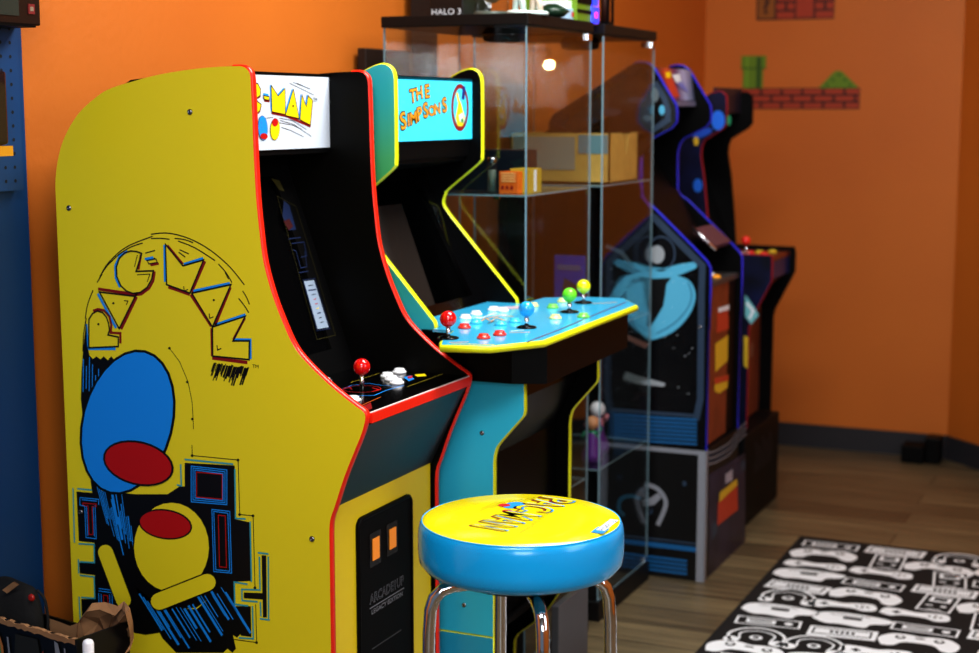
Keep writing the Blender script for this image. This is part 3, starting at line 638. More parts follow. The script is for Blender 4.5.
# lower front, door and riser
obj('front_panel', MB().prism([(xk-.03, -1.09), (xk-.03, -.72), (-1.24, -.60), (-1.24, ZD-.10), (-1.252, ZD-.10), (-1.252, -.602), (xk-.042, -.724), (xk-.042, -1.09)], yi1, yo1, 'Y', mat('front_black_satin', (5, 5, 7), .22, spec=.15)), scab, label='glossy black lower front')
obj('floor_panel', MB().box(xb1+.02, xk-.045, yi1, yo1, -1.091, -1.081, BLKM), scab)
rs = thing('cabinet_riser', (-1.59, (Y1+Y1b)/2, -H), 'blue and grey riser block under the blue four-player cabinet', 'riser')
SBm = mat('riser_blue', (45, 170, 210), .35); GRY = mat('riser_grey', (70, 70, 74), .4)
xr = xk-.055
PR = [(xb1, -H), (xb1, -1.097), (xk, -1.097)] + smooth([(xk-.004, -1.10), (-1.285, -1.125), (-1.326, -1.185), (-1.391, -1.243)], 4) + [(-1.40, -1.26), (-1.405, -H)]
for ya_, m_, lb_ in ((Y1, SBm, 'blue side board'), (Y1b-T, BLK, 'black side board')):
    if ya_ == Y1: PRx = [(xb1, -H), (xb1, -1.097), (xk, -1.097), (xk, -H)]
    else: PRx = PR
    sbo = obj('side_board', MB().prism(PRx, ya_, ya_+T, 'Y', m_), rs, label=lb_); obj('edge_trim', trim_strip(PRx, ya_, ya_+T, LIME, .0025, xmin=-1.9), sbo, label='lime trim line')
obj('front_board', MB().box(-1.43, -1.42, Y1+T, Y1b-T, -H, -1.10, BLK), rs)
obj('top_board', MB().box(xb1, xk-.02, Y1+T, Y1b-T, -1.109, -1.098, BLKM), rs)
obj('grey_panel', MB().box(-1.235, -1.217, Y1b-.19, Y1b, -H, -1.10, GRY), rs, label='plain grey board in front', bevel=.002)

# ================================================================== GLASS DISPLAY CASES
gm = bpy.data.materials.new('thin_glass'); gm.use_nodes = True; nt = gm.node_tree; nt.nodes.clear()
out = nt.nodes.new('ShaderNodeOutputMaterial'); tr = nt.nodes.new('ShaderNodeBsdfTransparent'); gl = nt.nodes.new('ShaderNodeBsdfGlossy'); mx = nt.nodes.new('ShaderNodeMixShader'); fr = nt.nodes.new('ShaderNodeMath')
ge = nt.nodes.new('ShaderNodeNewGeometry'); dt = nt.nodes.new('ShaderNodeVectorMath'); dt.operation = 'DOT_PRODUCT'; ab = nt.nodes.new('ShaderNodeMath'); ab.operation = 'ABSOLUTE'; sb = nt.nodes.new('ShaderNodeMath'); sb.operation = 'SUBTRACT'; sb.inputs[0].default_value = 1; pw = nt.nodes.new('ShaderNodeMath'); pw.operation = 'POWER'; pw.inputs[1].default_value = 5
fr.operation = 'MULTIPLY_ADD'; fr.inputs[1].default_value = .96; fr.inputs[2].default_value = .04
nt.links.new(ge.outputs['Incoming'], dt.inputs[0]); nt.links.new(ge.outputs['Normal'], dt.inputs[1]); nt.links.new(dt.outputs['Value'], ab.inputs[0]); nt.links.new(ab.outputs[0], sb.inputs[1]); nt.links.new(sb.outputs[0], pw.inputs[0]); nt.links.new(pw.outputs[0], fr.inputs[0])
tr.inputs['Color'].default_value = (.955, .97, .965, 1); gl.inputs['Roughness'].default_value = .01; gl.inputs['Color'].default_value = (.9, .95, 1, 1)
nt.links.new(fr.outputs[0], mx.inputs[0]); nt.links.new(tr.outputs[0], mx.inputs[1]); nt.links.new(gl.outputs[0], mx.inputs[2]); nt.links.new(mx.outputs[0], out.inputs[0])
GLS = gm
GED = mat('glass_edge', (120, 146, 156), .25, emit=.04)
CBK = mat('case_black_brown', (12, 9, 9), .5, spec=.3)
def pane(x0, x1, y0, y1, z0, z1, thin):
    """glass pane with lighter polished edges; thin = axis of thickness"""
    mb = MB()
    vs = [(x, y, z) for z in (z0, z1) for y in (y0, y1) for x in (x0, x1)]
    F6 = {'Z-': (0,2,3,1), 'Z+': (4,5,7,6), 'Y-': (0,1,5,4), 'Y+': (2,6,7,3), 'X-': (0,4,6,2), 'X+': (1,3,7,5)}
    for k, f in F6.items(): mb.add(vs, [f], GLS if k[0] == thin else GED)
    return mb
XG0, XG1 = -1.765, -1.392
def case(ya, yb, label):
    c = thing('display_case', ((XG0+XG1)/2, (ya+yb)/2, -H), label, 'display case', None)
    zt_, zb_ = .195, -H+.055
    obj('top_board', MB().box(XG0-.004, XG1+.004, ya-.004, yb+.004, zt_, zt_+.026, CBK), c, bevel=.002)
    obj('base', MB().box(XG0-.004, XG1+.004, ya-.004, yb+.004, -H+.0, zb_, CBK), c, bevel=.002)
    g = .004
    obj('side_pane', pane(XG0, XG1-g, ya, ya+g, zb_, zt_, 'Y'), c, label='clear glass pane'); obj('side_pane', pane(XG0, XG1-g, yb-g, yb, zb_, zt_, 'Y'), c, label='clear glass pane')
    obj('rear_pane', pane(XG0, XG0+g, ya+g, yb-g, zb_, zt_, 'X'), c, label='clear glass pane')
    d = obj('door', pane(XG1-g, XG1, ya+.002, yb-.002, zb_+.004, zt_-.004, 'X'), c, label='clear glass door')
    for zz in (zt_-.012, zb_+.012): obj('hinge', MB().box(XG1-.03, XG1+.003, yb-.035, yb-.005, zz-.008, zz+.008, CHR), d)
    for zs in (-.197, -.585, -.965):
        s = obj('shelf', pane(XG0+.006, XG1-.006, ya+.006, yb-.006, zs-.005, zs, 'Z'), c, label='glass shelf')
        for yy in (ya+.006, yb-.012): 
            for xx in (XG0+.08, XG1-.08): obj('shelf_clip', MB().box(xx-.008, xx+.008, yy, yy+.006, zs-.012, zs-.0052, CHR), s)
    obj('spotlight', MB().lathe([(.045, zt_), (.055, zt_-.012), (.05, zt_-.03), (.03, zt_-.034)], (XG1-.12, (ya+yb)/2-.07, 0), BLKG, 24), c, label='black round spotlight')
    return c
case(3.345, 3.775, 'tall glass display case nearest the four-player cabinet, dark box inside on upper shelf')
case(3.865, 4.295, 'tall glass display case farther from the viewer with open cream carton on upper shelf')

def simple(name, mb, label, cat, group=None, bevel=0, **k): return obj(name, mb, None, label, cat, group, bevel=bevel, **k)
# contents of the cases
zs = -.197
t = thing('game_box', (-1.60, 3.45, zs), 'dark navy boxed set on upper glass shelf of nearer case', 'box')
obj('carton', MB().box(-1.74, -1.47, 3.52, 3.60, zs, zs+.10, mat('navy_box', (14, 26, 38), .35)), t, bevel=.002)
obj('label_print', MB().box(-1.67, -1.60, 3.5185, 3.5195, zs+.06, zs+.075, GR), t, label='grey printed patch')
t = thing('small_orange_box', (-1.44, 3.44, zs), 'small orange printed box on upper glass shelf of nearer case', 'box')
OX = mat('orange_carton', (215, 105, 25), .45)
a = at(499, 187, 1, 3.40); b2 = at(518, 187, 1, 3.40)
obj('carton', MB().box(a.x, b2.x, 3.40, 3.45, zs, zs+.052, OX), t, bevel=.001)
pm = MB()
for i in range(4): pm.box(a.x+.006, b2.x-.006, 3.3985, 3.3995, zs+.046-i*.006, zs+.049-i*.006, mat('orange_print', (245, 190, 120), .5))
for i in range(3): pm.box(a.x+.006+i*.012, a.x+.013+i*.012, 3.3985, 3.3995, zs+.010, zs+.018, INKD)
obj('print', pm, t)
t = thing('jar', (-1.47, 3.42, zs), 'clear cylindrical jar beside the navy boxed set', 'jar')
p = at(492, 187, 1, 3.42)
obj('body', MB().lathe([(.012, zs), (.012, zs+.07), (.008, zs+.075)], (p.x, 3.42, 0), GLS, 20), t); obj('lid', MB().lathe([(.0125, zs+.073), (.0125, zs+.085)], (p.x, 3.42, 0), STL, 20), t); obj('filling', MB().lathe([(.010, zs+.002), (.010, zs+.055)], (p.x, 3.42, 0), mat('grey_green', (80, 95, 85), .6), 16), t)
t = thing('card_pack', (-1.44, 3.60, zs), 'yellow and white card pack standing at far end of nearer case shelf', 'box')
a = at(529, 186, 0, -1.42); 
obj('carton', MB().box(-1.47, -1.42, a.y, a.y+.08, zs, zs+.058, mat('yellow_pack', (190, 165, 50), .5)), t, bevel=.001); obj('print', MB().box(-1.421, -1.4185, a.y+.03, a.y+.045, zs+.003, zs+.055, INKW), t)
# cream open carton
CRM = mat('cream_card', (206, 172, 92), .6, vary=.12, vscale=30); CRG = mat('grey_card_print', (150, 160, 150), .6)
t = thing('open_carton', (-1.51, 4.05, zs), 'open cream cardboard carton with torn top on farther case shelf', 'carton')
x0, x1, ya, yb, zh = -1.70, -1.408, 3.965, 4.20, .135
w = .004; mbx = MB()
mbx.box(x0, x1, ya, ya+w, zs, zs+zh, CRM); mbx.box(x0, x0+w, ya, yb, zs, zs+zh, CRM); mbx.box(x0, x1, yb-w, yb, zs, zs+zh*.97, CRM); mbx.box(x0, x1, ya, yb, zs, zs+w, CRM)
front_ = [(ya, zs), (yb, zs), (yb, zs+zh), (yb-.05, zs+zh), (yb-.08, zs+zh*.92), (yb-.10, zs+zh*.5), (yb-.115, zs+zh*.88), (yb-.14, zs+zh), (ya, zs+zh)]
mbx.prism(front_, x1-w, x1, 'X', CRM); obj('body', mbx, t)
obj('label_print', MB().box(x0+.01, x1-.10, ya-.002, ya-.0005, zs+.035, zs+zh-.01, CRG).box(x1-.09, x1-.005, ya-.002, ya-.0005, zs+.08, zs+zh-.005, mat('blue_grey_print', (110, 150, 160), .6)), t, label='grey printed panel')
# blue game case on second shelf
zs2 = -.585
a = at(554, 290, 1, 3.95); b2 = at(584, 290, 1, 3.95)
t = thing('game_case', ((a.x+b2.x)/2, 3.96, zs2), 'dark blue game case standing on middle shelf of farther case', 'game case')
BGC = mat('blue_game_case', (12, 70, 190), .3)
obj('cover', MB().box(a.x, b2.x, 3.95, 3.965, zs2, zs2+.19, BGC), t, bevel=.002)
obj('cover_art', MB().flat([(a.x+.015, 3.949, zs2+.02), (b2.x-.01, 3.949, zs2+.02), (b2.x-.02, 3.949, zs2+.11), (a.x+.03, 3.949, zs2+.13)], mat('muted_art', (70, 70, 80), .5)).box(a.x+.01, b2.x-.01, 3.9485, 3.9495, zs2+.15, zs2+.165, mat('blue_pale', (90, 110, 160), .5)), t, weld=False)
# toy figures on third shelf
zs3 = -.965
def figure(x, y, z, body, head, skirt, label, s=1.0):
    t = thing('toy_figure', (x, y, z), label, 'toy figure')
    obj('body', MB().lathe([(.03*s, z), (.032*s, z+.02*s), (.018*s, z+.05*s), (.016*s, z+.08*s), (.008*s, z+.09*s)], (x, y, 0), skirt, 20), t)
    obj('torso', MB().sphere((x, y, z+.075*s), .018*s, body, 16, (1, .8, 1.1)).tube([(x-.02*s, y, z+.085*s), (x-.032*s, y-.005, z+.065*s)], .006*s, body, 8).tube([(x+.02*s, y, z+.085*s), (x+.03*s, y-.01, z+.10*s)], .006*s, body, 8), t)
    obj('head', MB().sphere((x, y, z+.112*s), .021*s, head, 18), t)
PUR = mat('toy_purple', (96, 40, 130), .4); PNK = mat('toy_pink', (215, 140, 150), .4); GRN = mat('toy_green', (40, 140, 100), .4); TAN = mat('toy_tan', (205, 150, 110), .5)
p = at(592, 463, 1, 3.97); figure(p.x, 3.97, zs3, GRN, TAN, PUR, 'purple and green toy figure on lower shelf of farther case', .95)
p = at(597, 463, 1, 4.08); figure(p.x, 4.08, zs3, PNK, WHT, PUR, 'pink toy figure with pale head behind the green one', 1.1)
# things on top of the cases
zt = .221
def bt(x, y, Yp): return at(x, y, 1, Yp)
t = thing('game_box', (-1.70, 3.42, zt), 'black box with white lettering lying on the nearer case top', 'box')
a = bt(430, 12, 3.45); b2 = bt(463, 12, 3.45)
obj('carton', MB().box(a.x, b2.x, 3.45, 3.62, zt, zt+.12, mat('black_box_card', (10, 10, 11), .4)), t, bevel=.002)
tx = MB(); text_into(tx, 'HALO 3', ((a.x+b2.x)/2, 3.45, zt+.014), (1,0,0), (0,0,1), .02, INKW, NY*.001, width=(b2.x-a.x)*.88); obj('lettering', tx, t, weld=False, recalc=False)
t = thing('display_dome', (-1.6, 3.5, zt), 'low glass dome with grey base on the nearer case top', 'display dome')
a = bt(468, 11, 3.42); b2 = bt(502, 11, 3.42); cx_ = (a.x+b2.x)/2; rr = (b2.x-a.x)/2
obj('base', MB().lathe([(rr, zt), (rr, zt+.008), (rr*.9, zt+.012)], (cx_, 3.46, 0), mat('grey_green_base', (85, 95, 88), .3), 32), t)
obj('dome', MB().lathe([(rr*.9, zt+.012), (rr*.95, zt+.06), (rr*.8, zt+.10), (rr*.3, zt+.13)], (cx_, 3.46, 0), GLS, 32), t); obj('model', MB().sphere((cx_, 3.46, zt+.05), rr*.5, mat('sand_model', (150, 130, 95), .6), 20, (1, 1, .8)), t)
def miniature(x, y, label, m1, m2, h=.09):
    t = thing('figurine', (x, y, zt), label, 'figurine')
    obj('base', MB().lathe([(.030, zt), (.030, zt+.006), (.026, zt+.009)], (x, y, 0), m1, 24), t)
    obj('body', MB().tube([(x-.010, y, zt+.008), (x-.008, y, zt+.03), (x, y, zt+.045)], [.007, .008, .012], m2, 10).tube([(x+.012, y, zt+.008), (x+.008, y, zt+.03), (x, y, zt+.045)], [.007, .008, .012], m2, 10).tube([(x, y, zt+.04), (x, y, zt+.06), (x, y, zt+.08)], [.013, .015, .008], m2, 12).sphere((x, y, zt+.095), .012, m2, 14), t)
PW = mat('pale_white_green', (190, 208, 205), .35)
p = bt(519, 9, 3.40); miniature(p.x, 3.40, 'pale figurine on white base at corner of nearer case top', PW, PW)
p = bt(536, 11, 3.44); miniature(p.x, 3.44, 'white figurine standing just right of the corner figurine', PW, mat('cream_fig', (205, 190, 175), .4))
t = thing('saucer_model', (-1.44, 3.52, zt), 'dark green saucer-shaped model on the nearer case top', 'model')
p = at(552, 8, 0, -1.43)
obj('hull', MB().lathe([(.01, zt), (.03, zt+.006), (.044, zt+.018), (.03, zt+.028), (.012, zt+.036)], (p.x, p.y, 0), mat('dark_green_hull', (20, 50, 34), .3), 28), t)
t = thing('paper_stack', (-1.44, 3.62, zt), 'pale blue and white booklets with a red spot on nearer case top', 'booklets')
p = at(567, 13, 0, -1.42)
obj('booklet', MB().box(-1.50, -1.415, p.y, p.y+.06, zt, zt+.03, mat('pale_blue_paper', (170, 200, 225), .5)), t); obj('cover', MB().box(-1.505, -1.42, p.y+.005, p.y+.055, zt+.03, zt+.05, INKW), t); obj('red_spot', MB().box(-1.416, -1.4135, p.y+.02, p.y+.04, zt+.01, zt+.022, INKR), t)
t = thing('game_box', (-1.45, 3.72, zt), 'black and lime green box on end of nearer case top', 'box')
p = at(577, 17, 0, -1.405); q = at(592, 20, 0, -1.405)
obj('carton', MB().box(-1.55, -1.405, p.y, q.y-.005, zt, zt+.09, mat('lime_box', (105, 140, 30), .45)), t, bevel=.001); obj('band', MB().box(-1.4045, -1.403, p.y, q.y-.005, zt+.022, zt+.030, BLK).box(-1.4045, -1.403, p.y, q.y-.005, zt+.045, zt+.09, BLK), t)
t = thing('light_cube', (-1.42, 3.78, zt), 'small glowing blue cube light with pink spot on the case top', 'lamp')
p = at(593, 21, 0, -1.40)
obj('shell', MB().box(-1.44, -1.400, p.y, p.y+.045, zt, zt+.042, mat('glow_blue', (40, 60, 240), .3, emit=1.0)), t, bevel=.002)
obj('pink_face', MB().box(-1.3995, -1.398, p.y+.014, p.y+.028, zt+.014, zt+.028, mat('glow_pink', (240, 50, 90), .3, emit=1.2)), t, label='pink square')
obj('upper_block', MB().box(-1.435, -1.402, p.y+.004, p.y+.045, zt+.045, zt+.11, _m['glow_blue']), t); obj('orange_side', MB().box(-1.425, -1.405, p.y+.046, p.y+.056, zt, zt+.11, mat('glow_orange', (240, 130, 30), .4, emit=.5)), t)
t = thing('lantern', (-1.42, 3.95, zt), 'slim black lantern on the farther case top', 'lantern')
p = at(612, 27, 0, -1.41); x, y = p.x-.02, p.y
mbl = MB().box(x-.018, x+.018, y-.02, y+.02, zt, zt+.012, BLK).box(x-.018, x+.018, y-.02, y+.02, zt+.13, zt+.14, BLK)
for a_ in (-.015, .015):
    for b_ in (-.017, .017): mbl.box(x+a_-.003, x+a_+.003, y+b_-.003, y+b_+.003, zt+.012, zt+.13, BLK)
obj('frame', mbl, t); obj('candle', MB().lathe([(.009, zt+.012), (.009, zt+.09), (.002, zt+.10)], (x, y, 0), mat('brown_wax', (60, 30, 20), .5), 16), t)

# ================================================================== BLUE-EDGED SPACE CABINET
Y2 = 4.33; Y2b = 4.70; XR = -1.23
k5 = crop(480, 50, 3.265); k6 = crop(640, 50, 3.84); k8 = crop(560, 200, 3.265)
prf = k5([(225,260),(225,235),(240,210),(370,128),(500,45),(520,40),(545,42)])+[(653,67)]+[(664,86)]+[(675.5,105),(676.5,112),(676,122),(671,128)]+[(648,140),(643,147),(641,157),(641,197),(645,202)]+k5([(560,510),(700,650)])+[(707,262.5),(709.8,268),(709.8,290),(708.5,330)]
P2 = clean([(-1.80, -.99), (-1.80, -.10)]+xz(prf, Y2)+[(XR, -.62), (XR, -.99)])
VIO = mat('violet_blue_trim', (34, 44, 200), .3, emit=.02)
sp = thing('arcade_cabinet', (-1.52, (Y2+Y2b)/2, -H+.40), 'black arcade cabinet with blue edge trim and pale blue curved shapes on its side', 'arcade machine')
near2 = obj('side_panel', MB().prism(P2, Y2, Y2+T, 'Y', mat('space_black', (7, 8, 12), .25)), sp, label='black printed side panel'); far2 = obj('side_panel', MB().prism(P2, Y2b-T, Y2b, 'Y', BLK), sp)
obj('edge_trim', trim_strip(P2, Y2, Y2+T, VIO, xmin=-1.46), near2); obj('edge_trim', trim_strip(P2, Y2b-T, Y2b, VIO, xmin=-1.46), far2)
yi2, yo2 = Y2+T, Y2b-T
art = MB(); Z3 = crop(545, 240, 2.966); GBL = mat('grey_blue_border', (48, 66, 88), .4); PBL = mat('pale_blue_shape', (88, 172, 205), .4); PBD = mat('mid_blue_shape', (50, 120, 155), .4); LBL = mat('louvre_blue', (24, 96, 150), .4)
def p2(pts, m, l): pl(pts, m, l, Y=Y2)
def l2(pts, w, m, l, c=False): ln(pts, w, m, l, c, Y=Y2)
# borders
SIL0 = mat('dim_pale_print', (105, 118, 125), .45)
l2([(655,82),(665,100),(668,110),(668,120),(648,133),(640,140)], .016, GBL, 1)
l2(k8([(300,50),(465,215),(462,300),(458,650)])+[(696,420)], .020, GBL, 1); l2([(612,410),(698,416)], .010, GBL, 1)
p2([(560,126),(633,72),(648,70),(650,90),(575,135)], mat('dim_grey_print', (60, 58, 60), .5), 1)
# pale rounded band shape
p2(Z3([(238,62),(270,66),(310,78),(350,84),(400,71),(440,65),(452,70),(448,84),(405,102),(360,113),(300,118),(262,130),(225,165),(190,205),(178,190),(205,145),(240,108),(290,92),(255,78)]), PBL, 1)
p2(Z3(smooth([(262,112),(245,135),(242,170),(250,212),(268,250),(300,294),(335,292),(378,274),(412,244),(436,208),(447,170),(441,138),(422,116),(385,104)], 3)), PBL, 1)
p2(Z3([(312,116),(374,112),(360,132),(356,165),(351,195),(332,228),(310,262),(300,252),(307,205),(310,155)]), INK, 2)
l2(Z3(smooth([(425,125),(436,165),(420,208),(380,250),(330,278)], 3)), .004, PBD, 2)
l2(k8([(150,150),(200,170),(240,220)]), .012, mat('dim_silver', (110, 130, 145), .4), 1)
p2(k8(ell(318, 178, 24, 30)), mat('mid_silver', (150, 158, 165), .4), 2); l2(k8(ell(330, 175, 45, 55)), .006, GBL, 1, True)
p2(k8([(215,560),(260,575),(345,598),(340,610),(250,600),(205,585)]), _m['mid_silver'], 1); p2(k8([(200,430),(290,470),(280,485),(205,450)]), mat('salmon_print', (170, 120, 110), .4), 1)
for _ in range(40):
    x = random.uniform(600, 695); y = random.uniform(260, 405); p2([(x-.4, y-.4), (x+.4, y-.4), (x+.4, y+.4), (x-.4, y+.4)], INKW, 1)
p2([(612,413),(698,419),(697,446),(612,441)], INK, 2)
for i in range(7): y = 415+i*4; l2([(614,y),(697,y+5)], .0072, LBL, 3)
for q_, m_ in (((655,95,4,7), SIL0), ((662,110,3,5), PBL), ((648,118,5,3), SIL0), ((636,100,9,3), GBL), ((610,112,12,4), GBL), ((590,120,8,3), GBL)): p2(ell(*q_), m_, 3)
# brown and violet nebula high on the side
p2(k5([(420,130),(510,52),(545,60),(560,300),(480,420),(425,420)]), mat('nebula_brown', (24, 13, 11), .5, vary=.8, vscale=18), 1)
l2(k5([(525,350),(520,420),(535,480),(560,520)]), .006, mat('violet_print', (110, 50, 190), .4), 2)
obj('side_art', art, near2, weld=False, recalc=False, label='pale blue curved shapes on black')
for q in ((700,327),): screw(at(*q, 1, Y2-.002), sp)
# marquee (sloped), screen, deck, front
def xq(a, b, Yp): p = at(a, b, 1, Yp); return (p.x, p.z)
m0 = xq(691, 70, yo2); m1 = xq(694.5, 100.5, yo2)
MQ = gradient_mat('space_marquee_print', [(0, (30, 20, 60)), (.3, (200, 90, 50)), (.5, (90, 50, 110)), (.7, (170, 180, 220)), (1, (25, 25, 70))], -.2, .2, .3, 'Y')
mo = obj('marquee', MB().prism([(m0[0], m0[1]), (m1[0]+.0, m1[1]), (m1[0]-.01, m1[1]), (m0[0]-.01, m0[1])], yi2, yo2, 'Y', MQ), sp, label='purple and orange marquee')
ma = MB(); mN = Vector((m0[1]-m1[1], 0, -(m0[0]-m1[0]))).normalized(); mP = Vector((m0[0], 0, m0[1]))
for pts, m_ in (([(80,80),(110,78),(150,180),(118,180)], mat('marquee_red', (200, 70, 40), .4)), ([(95,85),(115,83),(118,105),(98,108)], MY), ([(120,95),(150,92),(158,130),(135,125)], INKW), ([(135,125),(160,120),(185,165),(160,150)], mat('marquee_lilac', (120, 130, 210), .4))):
    ma.flat([atp(a, b, mP, mN) for a, b in k6(pts)], m_, mN*.002)
obj('marquee_art', ma, mo, weld=False, recalc=False)
obj('marquee_strip', MB().box(m1[0]-.02, m1[0]+.004, yi2, yo2, m1[1]-.018, m1[1]-.002, mat('strip_grey', (120, 120, 150), .35)), sp, label='grey strip under marquee')
s0 = (-1.33, -.40); s1 = (-1.60, .0)
obj('screen', MB().prism([(m1[0]-.02, m1[1]-.018), (s1[0], -.02), (s0[0], s0[1]), (s0[0]-.01, s0[1]-.008), (s1[0]-.012, -.02), (m1[0]-.03, m1[1]-.018)], yi2, yo2, 'Y', BLK), sp)
q0 = xq(712, 224, yo2-.02); q1 = xq(731, 241, yo2-.02)
obj('screen_bezel_strip', MB().prism([(q0[0], q0[1]), (q1[0], q1[1]), (q1[0]-.006, q1[1]-.012), (q0[0]-.006, q0[1]-.012)], yo2-.20, yo2-.02, 'Y', mat('mauve_plate', (92, 60, 72), .4)), sp, label='mauve instruction strip')
obj('highlight_rod', MB().tube([at(692, 227, 1, yi2+.10), at(716, 250, 1, yi2+.10)], .005, CHR, 8), sp)  # added chrome rod standing in for a slender highlight
zd = -.50
obj('control_panel', MB().box(-1.50, XR-.006, yi2, yo2, zd-.015, zd, mat('speckled_panel', (70, 66, 66), .4)), sp)
cb = MB(); 
for q, m_ in (((722,272), 'toy_green'), ((716,277), None), ((727,282), None), ((733,276), None)):
    pass
for i, (dx_, dy_, m_) in enumerate(((-.05,.10,GRN),(-.10,.16,ORG2),(-.06,.22,WHT),(-.03,.05,RB),(-.10,.08,BB_),(-.03,.17,ORG2))): button((XR+dx_, yi2+dy_), zd, m_, sp, .014)
jx, jy = XR-.08, yi2+.19
BRN = mat('brown_front_print', (128, 62, 34), .45, vary=.25, vscale=14)
xfp = XR-.010
fo = obj('front_panel', MB().box(xfp-.012, xfp, yi2, yo2-.10, -.985, zd-.015, BRN).box(xfp-.013, xfp-.001, yo2-.10, yo2, -.985, zd-.015, BLK), sp, label='brown printed front panel')
fa = MB(); RDP = mat('faded_red', (190, 70, 45), .45); YLP = mat('faded_yellow', (215, 185, 50), .45)
def fq(pts, m, l, X=xfp, fr=k8, mb=fa): mb.flat([at(a, b, 0, X) for a, b in fr(pts)], m, NX*(.0012*l))
fq([(512,355),(548,345),(550,420),(510,435)], RDP, 1); fq([(514,352),(550,342),(550,358),(514,368)], INKW, 2)
fq([(505,470),(548,440),(546,525),(506,562)], YLP, 1); fq([(502,582),(548,570),(546,612),(520,632),(504,625)], YLP, 1); fq([(502,582),(548,570),(548,588),(502,602)], RDP, 2)
obj('front_art', fa, fo, weld=False, recalc=False)
# riser of the space cabinet
rz = thing('cabinet_riser', (-1.52, (Y2+Y2b)/2, -H), 'black riser with grey borders and a red and yellow graphic under the blue-trimmed cabinet', 'riser')
ZR = -.992
obj('body', MB().box(-1.80, XR, Y2, Y2b, -H, ZR, mat('riser_black', (10, 10, 12), .35)), rz)
ra = MB(); M_ = crop(560, 440, 4.08); SIL = mat('silver_border', (135, 140, 150), .4)
def rp(pts, m, l): ra.flat([at(a, b, 1, Y2) for a, b in M_(pts)], m, NY*(.0006*l))
def rl(pts, w, m, l): ra.line([at(a, b, 1, Y2) for a, b in M_(pts)], w, NY, m, False, NY*(.0006*l))
def rcl(x0, x1, z0, z1, m, l): ra.flat([(x0, Y2, z0), (x1, Y2, z0), (x1, Y2, z1), (x0, Y2, z1)], m, NY*(.0006*l))
rcl(-1.80, XR, ZR-.014, ZR, SIL, 1); rcl(XR-.022, XR, -H, ZR, SIL, 2); rcl(-1.56, -1.552, -1.28, ZR, GBL, 1)
rcl(-1.80, XR-.022, -1.30, -1.285, LBL, 1); rcl(-1.80, XR-.022, -1.278, -1.272, GBL, 1)
for i in range(4): rcl(-1.80, XR-.05, -1.335-.013*i, -1.327-.013*i, LBL, 1)
rl(smooth([(262,310),(240,280),(250,240),(290,228),(330,240)], 3), .012, PBD, 1); rl(smooth([(345,178),(400,200),(432,250),(420,300),(398,348)], 3), .014, SIL, 1)
rp([(330,245),(370,235),(400,215),(415,235),(385,265),(340,272)], SIL, 2); rl([(305,225),(330,195),(350,215)], .006, GBL, 1); rl(smooth([(350,290),(370,300),(375,280)], 3), .006, GBL, 1)
rp(ell(508, 178, 9, 11), GBL, 1)
obj('side_art', ra, rz, weld=False, recalc=False)
rf = MB(); V_ = crop(560, 390, 3.108)
def fr_(pts, m, l): rf.flat([at(a, b, 0, XR) for a, b in V_(pts)], m, NX*(.0006*l))
fr_([(462,262),(575,195),(575,470),(462,600)], mat('purple_grey_print', (42, 40, 62), .4, vary=.5, vscale=12), 1)
for i in range(5):
    o_ = i*9; rf.line([at(a, b, 0, XR) for a, b in V_(smooth([(460,195+o_),(480,190+o_),(500,180+o_),(530,160+o_),(552,125+o_),(578,100+o_)], 3))], .005, NX, SIL if i % 2 == 0 else GBL, False, NX*.0012)
fr_([(490,350),(550,290),(552,372),(488,422)], RDP, 2); fr_([(495,318),(548,275),(550,295),(492,350)], YLP, 3); fr_([(512,262),(535,245),(535,280),(512,292)], mat('pale_print', (170, 170, 185), .5), 3); fr_([(560,225),(575,215),(575,245),(562,255)], GBL, 2); fr_([(470,420),(485,405),(490,440),(472,470)], GBL, 2)
rf.box(XR, XR+.002, Y2, Y2+.022, -H, ZR, SIL)
obj('front_art', rf, rz, weld=False, recalc=False, label='purple-grey front with red and yellow graphic')

# ================================================================== RED-EDGED CABINET AT THE END
Y3 = 5.08; Y3b = 5.43
kk = crop(690, 220, 3.63)
up3 = xz([(700,100),(711.6,93),(718,91.5),(722,92),(726,96),(726.3,108),(726,124),(723,128),(704,140),(701.2,147),(700.4,156),(703.8,180),(706.4,212)], Y3)
u3b = xz([(749.4,93)], Y3b)
D3 = xz([(795,247.5),(795.6,252),(795,271)], Y3b)
l3 = xz([(792,277),(775.4,308),(773.3,316)], Y3b)
zd3 = D3[0][1]-.012; xl3 = l3[-1][0]; ZR3 = -1.075
l3 += [(xl3, -.80), (xl3, ZR3+.003)]
D3 = [(at(709.5, 240, 1, Y3).x, D3[0][1]+.003)]+D3
x3 = up3[-1][0]
P3 = clean([(-1.80, ZR3+.003), (-1.80, -.02)]+up3+D3+l3)
c3 = thing('arcade_cabinet', (-1.55, (Y3+Y3b)/2, -H+.40), 'black arcade cabinet with red edge trim at far end of the row', 'arcade machine')
BNE = mat('blue_nebula_print', (5, 12, 48), .4, vary=.9, vscale=9)
near3 = obj('side_panel', MB().prism(P3, Y3, Y3+T, 'Y', BNE), c3, label='deep blue printed side panel'); far3 = obj('side_panel', MB().prism(P3, Y3b-T, Y3b, 'Y', BLK), c3)
RDT = mat('dull_red_trim', (150, 20, 45), .4)
obj('edge_trim', trim_strip(P3, Y3, Y3+T, RDT, xmin=-1.56), near3); obj('edge_trim', trim_strip(P3, Y3b-T, Y3b, BLK), far3)
art = MB()
BRB = mat('bright_blue_print', (45, 120, 235), .35)
pl(k6(ell(300, 270, 26, 38)), BRB, 1, Y3); pl(k6(ell(222, 520, 18, 26)), BRB, 1, Y3); pl(k6(ell(240, 320, 40, 14, -.4)), mat('azure_print', (40, 90, 200), .35), 2, Y3); pl(k6(ell(216, 350, 10, 18)), YLP, 3, Y3); pl(k6(ell(342, 270, 8, 20)), GRN, 1, Y3)
